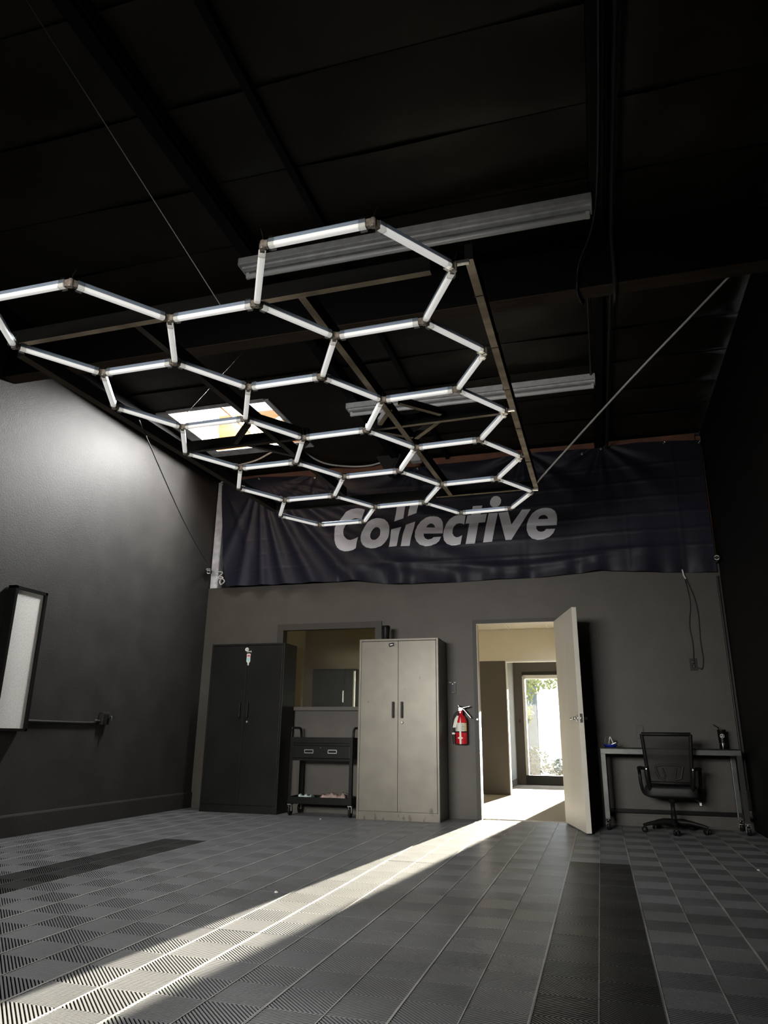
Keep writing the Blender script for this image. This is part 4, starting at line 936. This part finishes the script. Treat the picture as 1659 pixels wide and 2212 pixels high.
# ================================================================== ROOMS BEHIND THE BACK WALL
HX0, HX1, HY, VY, HZ = -4.3, .55, 3.5, 6.2, 2.47
w = MB(); w.box((HX0-.15, .12, -.1), (HX1+.15, VY+.15, -.004)); cf = smesh('floor_hall', w, M['carpet'])
cp_m = MB().box((-.249, -.249, -.004), (.249, .249, .0)).data('carpet_tile', M['carpet'])
for i in range(5):
    for j in range(12):
        o = link('carpet_tile', cp_m, cf, loc=(-1.65+.5*i, .38+.5*j, 0)); o.rotation_euler = (0, 0, PI/2*((i+j) % 2))
w = MB(); w.box((HX0-.15, .12, HZ+.012), (HX1+.15, VY+.15, HZ+.14)); ch = smesh('ceiling_hall', w, M['ceil_tile'])
for i in range(4):
    for j in range(5):
        a, b = -1.88+.61*i, .14+.67*j
        obj('ceiling_tile', MB().box((a+.012, b+.012, HZ), (a+.598, b+.658, HZ+.012)), M['ceil_tile'], ch)
        g = MB(); g.box((a-.010, b-.010, HZ-.006), (a+.010, b+.67, HZ+.012)); g.box((a, b-.010, HZ-.006), (a+.61, b+.010, HZ+.012)); obj('grid_bar', g, M['white'], ch)
t = thing('ceiling_troffer', 'recessed ceiling light panel just inside the open doorway', 'ceiling light', (-.98, 2.62, HZ))
obj('frame', MB().box((-.34, -.28, -.012), (.34, .28, -.001), .002), M['white'], t); obj('lens', MB().box((-.30, -.24, -.016), (.30, .24, -.010)), M['diffuser'], t)
w = MB(); w.box((HX0-.15, .12, -.1), (HX0, VY+.15, HZ+.1)); smesh('wall_office_left', w, M['office_wall'])
w = MB(); w.box((HX1, .12, -.1), (HX1+.15, VY+.15, HZ+.1)); smesh('wall_hall_right', w, M['beige'])
w = MB(); w.box((HX0, 2.4, 0), (-1.9, 2.52, HZ+.02)); smesh('wall_office_back', w, M['office_wall'])
w = MB(); w.box((-2.02, 2.4, 0), (-1.9, HY+.1, HZ+.02)); smesh('wall_hall_left', w, M['beige'])
PXE = -1.352
w = MB(); w.box((-2.02, HY, 0), (PXE, HY+.12, 1.975), .012); smesh('wall_hall_partition', w, M['taupe'])
w = MB(); w.box((-2.02, HY-.004, 1.975), (HX1, HY+.124, HZ+.02)); smesh('wall_hall_soffit', w, M['beige'])
w = MB(); w.box((PXE, HY-.006, 0), (PXE+.016, HY+.126, 1.99), .003); w.box((PXE, HY-.012, 1.957), (HX1, HY+.126, 1.985), .003); smesh('trim_10', w, M['white'], 'white edge of the hall opening')
w = MB(); w.box((-1.66, HY+.12, 0), (-1.525, VY, HZ+.02)); smesh('wall_vestibule_left', w, M['pale_blue'])
# far wall with the tall window
VX0, VX1, VZ0, VZ1 = -1.34, -.155, .16, 1.93
w = MB()
for a, b in (((-2.0, VY, 0), (VX0, VY+.14, HZ+.02)), ((VX1, VY, 0), (HX1+.1, VY+.14, HZ+.02)), ((VX0, VY, 0), (VX1, VY+.14, VZ0)), ((VX0, VY, VZ1), (VX1, VY+.14, HZ+.02))): w.box(a, b)
smesh('wall_vestibule_far', w, M['taupe'])
w = MB(); w.box((-1.525, VY-.012, 0), (VX0-.03, VY, .11), .003); w.box((-1.525, HY+.12, 0), (-1.513, VY, .11), .003); smesh('baseboard_hall', w, M['taupe'])
w2 = struct('window_2', 'tall bright window at the end of the hall', (-.8, VY, VZ0))
f = MB(); f.box((VX0-.02, VY-.02, VZ0-.03), (VX0+.03, VY+.15, VZ1+.02), .003); f.box((VX1-.03, VY-.02, VZ0-.03), (VX1+.02, VY+.15, VZ1+.02), .003)
f.box((VX0, VY-.02, VZ1-.025), (VX1, VY+.15, VZ1+.04), .003); obj('frame', f, M['white'], w2, True)
f = MB(); f.box((VX0-.02, VY-.03, 0.01), (VX1+.02, VY+.0, VZ0+.005), .003); obj('bottom_rail', f, M['trim_dark'], w2, True)
f = MB(); f.box((VX0-.02, VY-.016, VZ1+.042), (VX1+.02, VY-.001, VZ1+.10), .003); obj('head_rail', f, M['trim_dark'], w2, True)
f = MB(); f.box((VX0+.02, VY+.07, VZ0), (VX1-.02, VY+.076, VZ1)); obj('pane', f, M['glass'], w2, True)
t = thing('light_switch', 'small dark wall plate left of the far hall window', 'switch', (-1.435, VY, 1.12))
obj('cover_plate', MB().box((-.05, -.008, -.06), (.05, 0, .06), .003), M['taupe'], t); obj('rocker', MB().box((-.015, -.012, -.03), (.015, -.007, .03), .002), M['trim_dark'], t)
# cupboard inside the office, just behind the pane
t = thing('office_cupboard', 'dark cupboard inside the office, seen through the window between the cabinets', 'cupboard', (-3.06, .62, 0))
m = MB(); m.box((-.30, -.20, 0), (.26, .22, 1.60), .004); obj('body', m, M['black_cab'], t)
obj('door', MB().box((-.296, -.214, .05), (.12, -.199, 1.58), .004), M['black_cab'], t)
obj('door', MB().box((.126, -.214, .05), (.258, -.199, 1.58), .004), M['trim_dark'], t)
obj('lit_side_strip', MB().box((.235, -.224, 1.0), (.262, -.198, 1.57), .004), M['steel'], t, label='bright strip painted as the lit side face')  # steel strip stands in for light on the cupboard's side face
obj('handle', MB().box((.104, -.234, 1.20), (.116, -.213, 1.34), .003), M['steel'], t)

# ================================================================== OUTDOORS
w = MB(); w.add([(-40, -45, -.12), (40, -45, -.12), (40, 60, -.12), (-40, 60, -.12)], [(0, 1, 2, 3)]); smesh('ground', w, M['ground'])
# roll-up door opening faces a yard: a plain pale building across it
w = MB(); w.box((-16, -27, -.12), (14, -22, 5.0)); w.box((-16.2, -27.2, 5.0), (14.2, -21.8, 5.2)); smesh('wall_yard', w, M['stucco'])
# beyond the hall window: wall of the neighbouring building, fence, shrubs, tree
w = MB(); w.box((-6.0, 12.2, -.12), (-1.56, 12.4, 3.1)); w.box((-6.1, 12.1, 3.1), (-1.50, 12.5, 3.2)); smesh('wall_neighbour', w, M['stucco'])
t = thing('board_fence', 'pale sunlit board fence outside beyond the hall window', 'fence', (-2.0, 19, -.12))
pm = MB().box((-.072, -.012, 0), (.072, .012, 1.62), .004).data('picket', M['fence'])
for i in range(16):
    o = link('picket', pm, t, loc=(.13+.155*i, random.uniform(-.006, .006), .02*random.random()))
obj('rail', MB().box((.05, .014, .35), (2.52, .06, .44)), M['fence'], t); obj('rail', MB().box((.05, .014, 1.25), (2.52, .06, 1.34)), M['fence'], t)
def leaves(n, c, sz, size, seed, droop=0):
    r = random.Random(seed); vs = []; fs = []
    for _ in range(n):
        while True:
            q = Vector((r.uniform(-1, 1), r.uniform(-1, 1), r.uniform(-1, 1)))
            if .15 < q.length < 1: break
        p = Vector((c[0]+q.x*sz[0], c[1]+q.y*sz[1], c[2]+q.z*sz[2])); e = Euler((r.uniform(-1, 1)+droop, r.uniform(-1, 1), r.uniform(0, 6.28))).to_matrix()
        l = size*r.uniform(.7, 1.3); k = len(vs)
        for u, v in ((0, -.5), (.17, -.1), (.12, .25), (0, .5), (-.12, .25), (-.17, -.1)): vs.append(p+e @ Vector((u*l, v*l, .03*l*(abs(u)*8))))
        fs.append(tuple(range(k, k+6)))
    return MB().add(vs, fs)
t = thing('garden_tree', 'pale leafy tree overhanging outside the hall window', 'tree', (-2.35, 10.4, -.12))
m = MB(); m.tube(catmull([(-2.35, 10.4, -.12), (-2.33, 10.4, 1.0), (-2.45, 10.4, 2.0), (-2.3, 10.35, 3.0)], 4), [.09]*5+[.07]*4+[.045]*4, 8)
for q in ((-1.75, 10.2, 2.35), (-1.45, 10.2, 2.25), (-2.0, 10.0, 1.75), (-2.9, 10.5, 2.9), (-1.9, 10.6, 3.1)): m.tube(catmull([(-2.40, 10.4, 1.9), ((-2.4+q[0])/2, 10.35, (2.1+q[2])/2+.15), q], 4), [.03]*4+[.012]*5, 6)
obj('trunk', m, M['bark'], t, True)
m = leaves(420, (-1.80, 10.3, 2.10), (.50, .5, .42), .14, 1, .6); q = leaves(110, (-1.22, 10.2, 2.12), (.42, .4, .17), .13, 2, .8); m.add(q.v, q.f); q = leaves(90, (-1.62, 10.1, 1.55), (.13, .25, .42), .12, 3, .8); m.add(q.v, q.f)
o = obj('foliage', m, M['leaf'], t, True); o['kind'] = 'stuff'
for i, (x, y, h, lab) in enumerate(((-1.62, 10.9, .72, 'grey-green shrub at the lower left outside the hall window'), (-1.10, 11.9, .42, 'smaller grey-green shrub right of the larger one outside the hall window'))):
    t = thing('garden_shrub', lab, 'shrub', (x, y, -.12))
    m = MB()
    for k in range(5): m.tube([(0, 0, 0), (.16*math.cos(k*1.3), .16*math.sin(k*1.3), h*.6)], [.012, .006], 5)
    obj('stem', m, M['bark'], t); o = obj('foliage', leaves(260 if i == 0 else 150, (0, 0, h*.55), (.42-.1*i, .35, h*.5), .12, 10+i), M['leaf_grey'], t); o['kind'] = 'stuff'
# daylight portals: tell the renderer where sky light enters
p1 = lamp('hall_window_portal', 'AREA', ((VX0+VX1)/2, VY+.16, (VZ0+VZ1)/2), 1, (1, 1, 1), shape='RECTANGLE', size=VX1-VX0, size_y=VZ1-VZ0)
p1.rotation_euler = (math.radians(-90), 0, 0); p1.data.cycles.is_portal = True
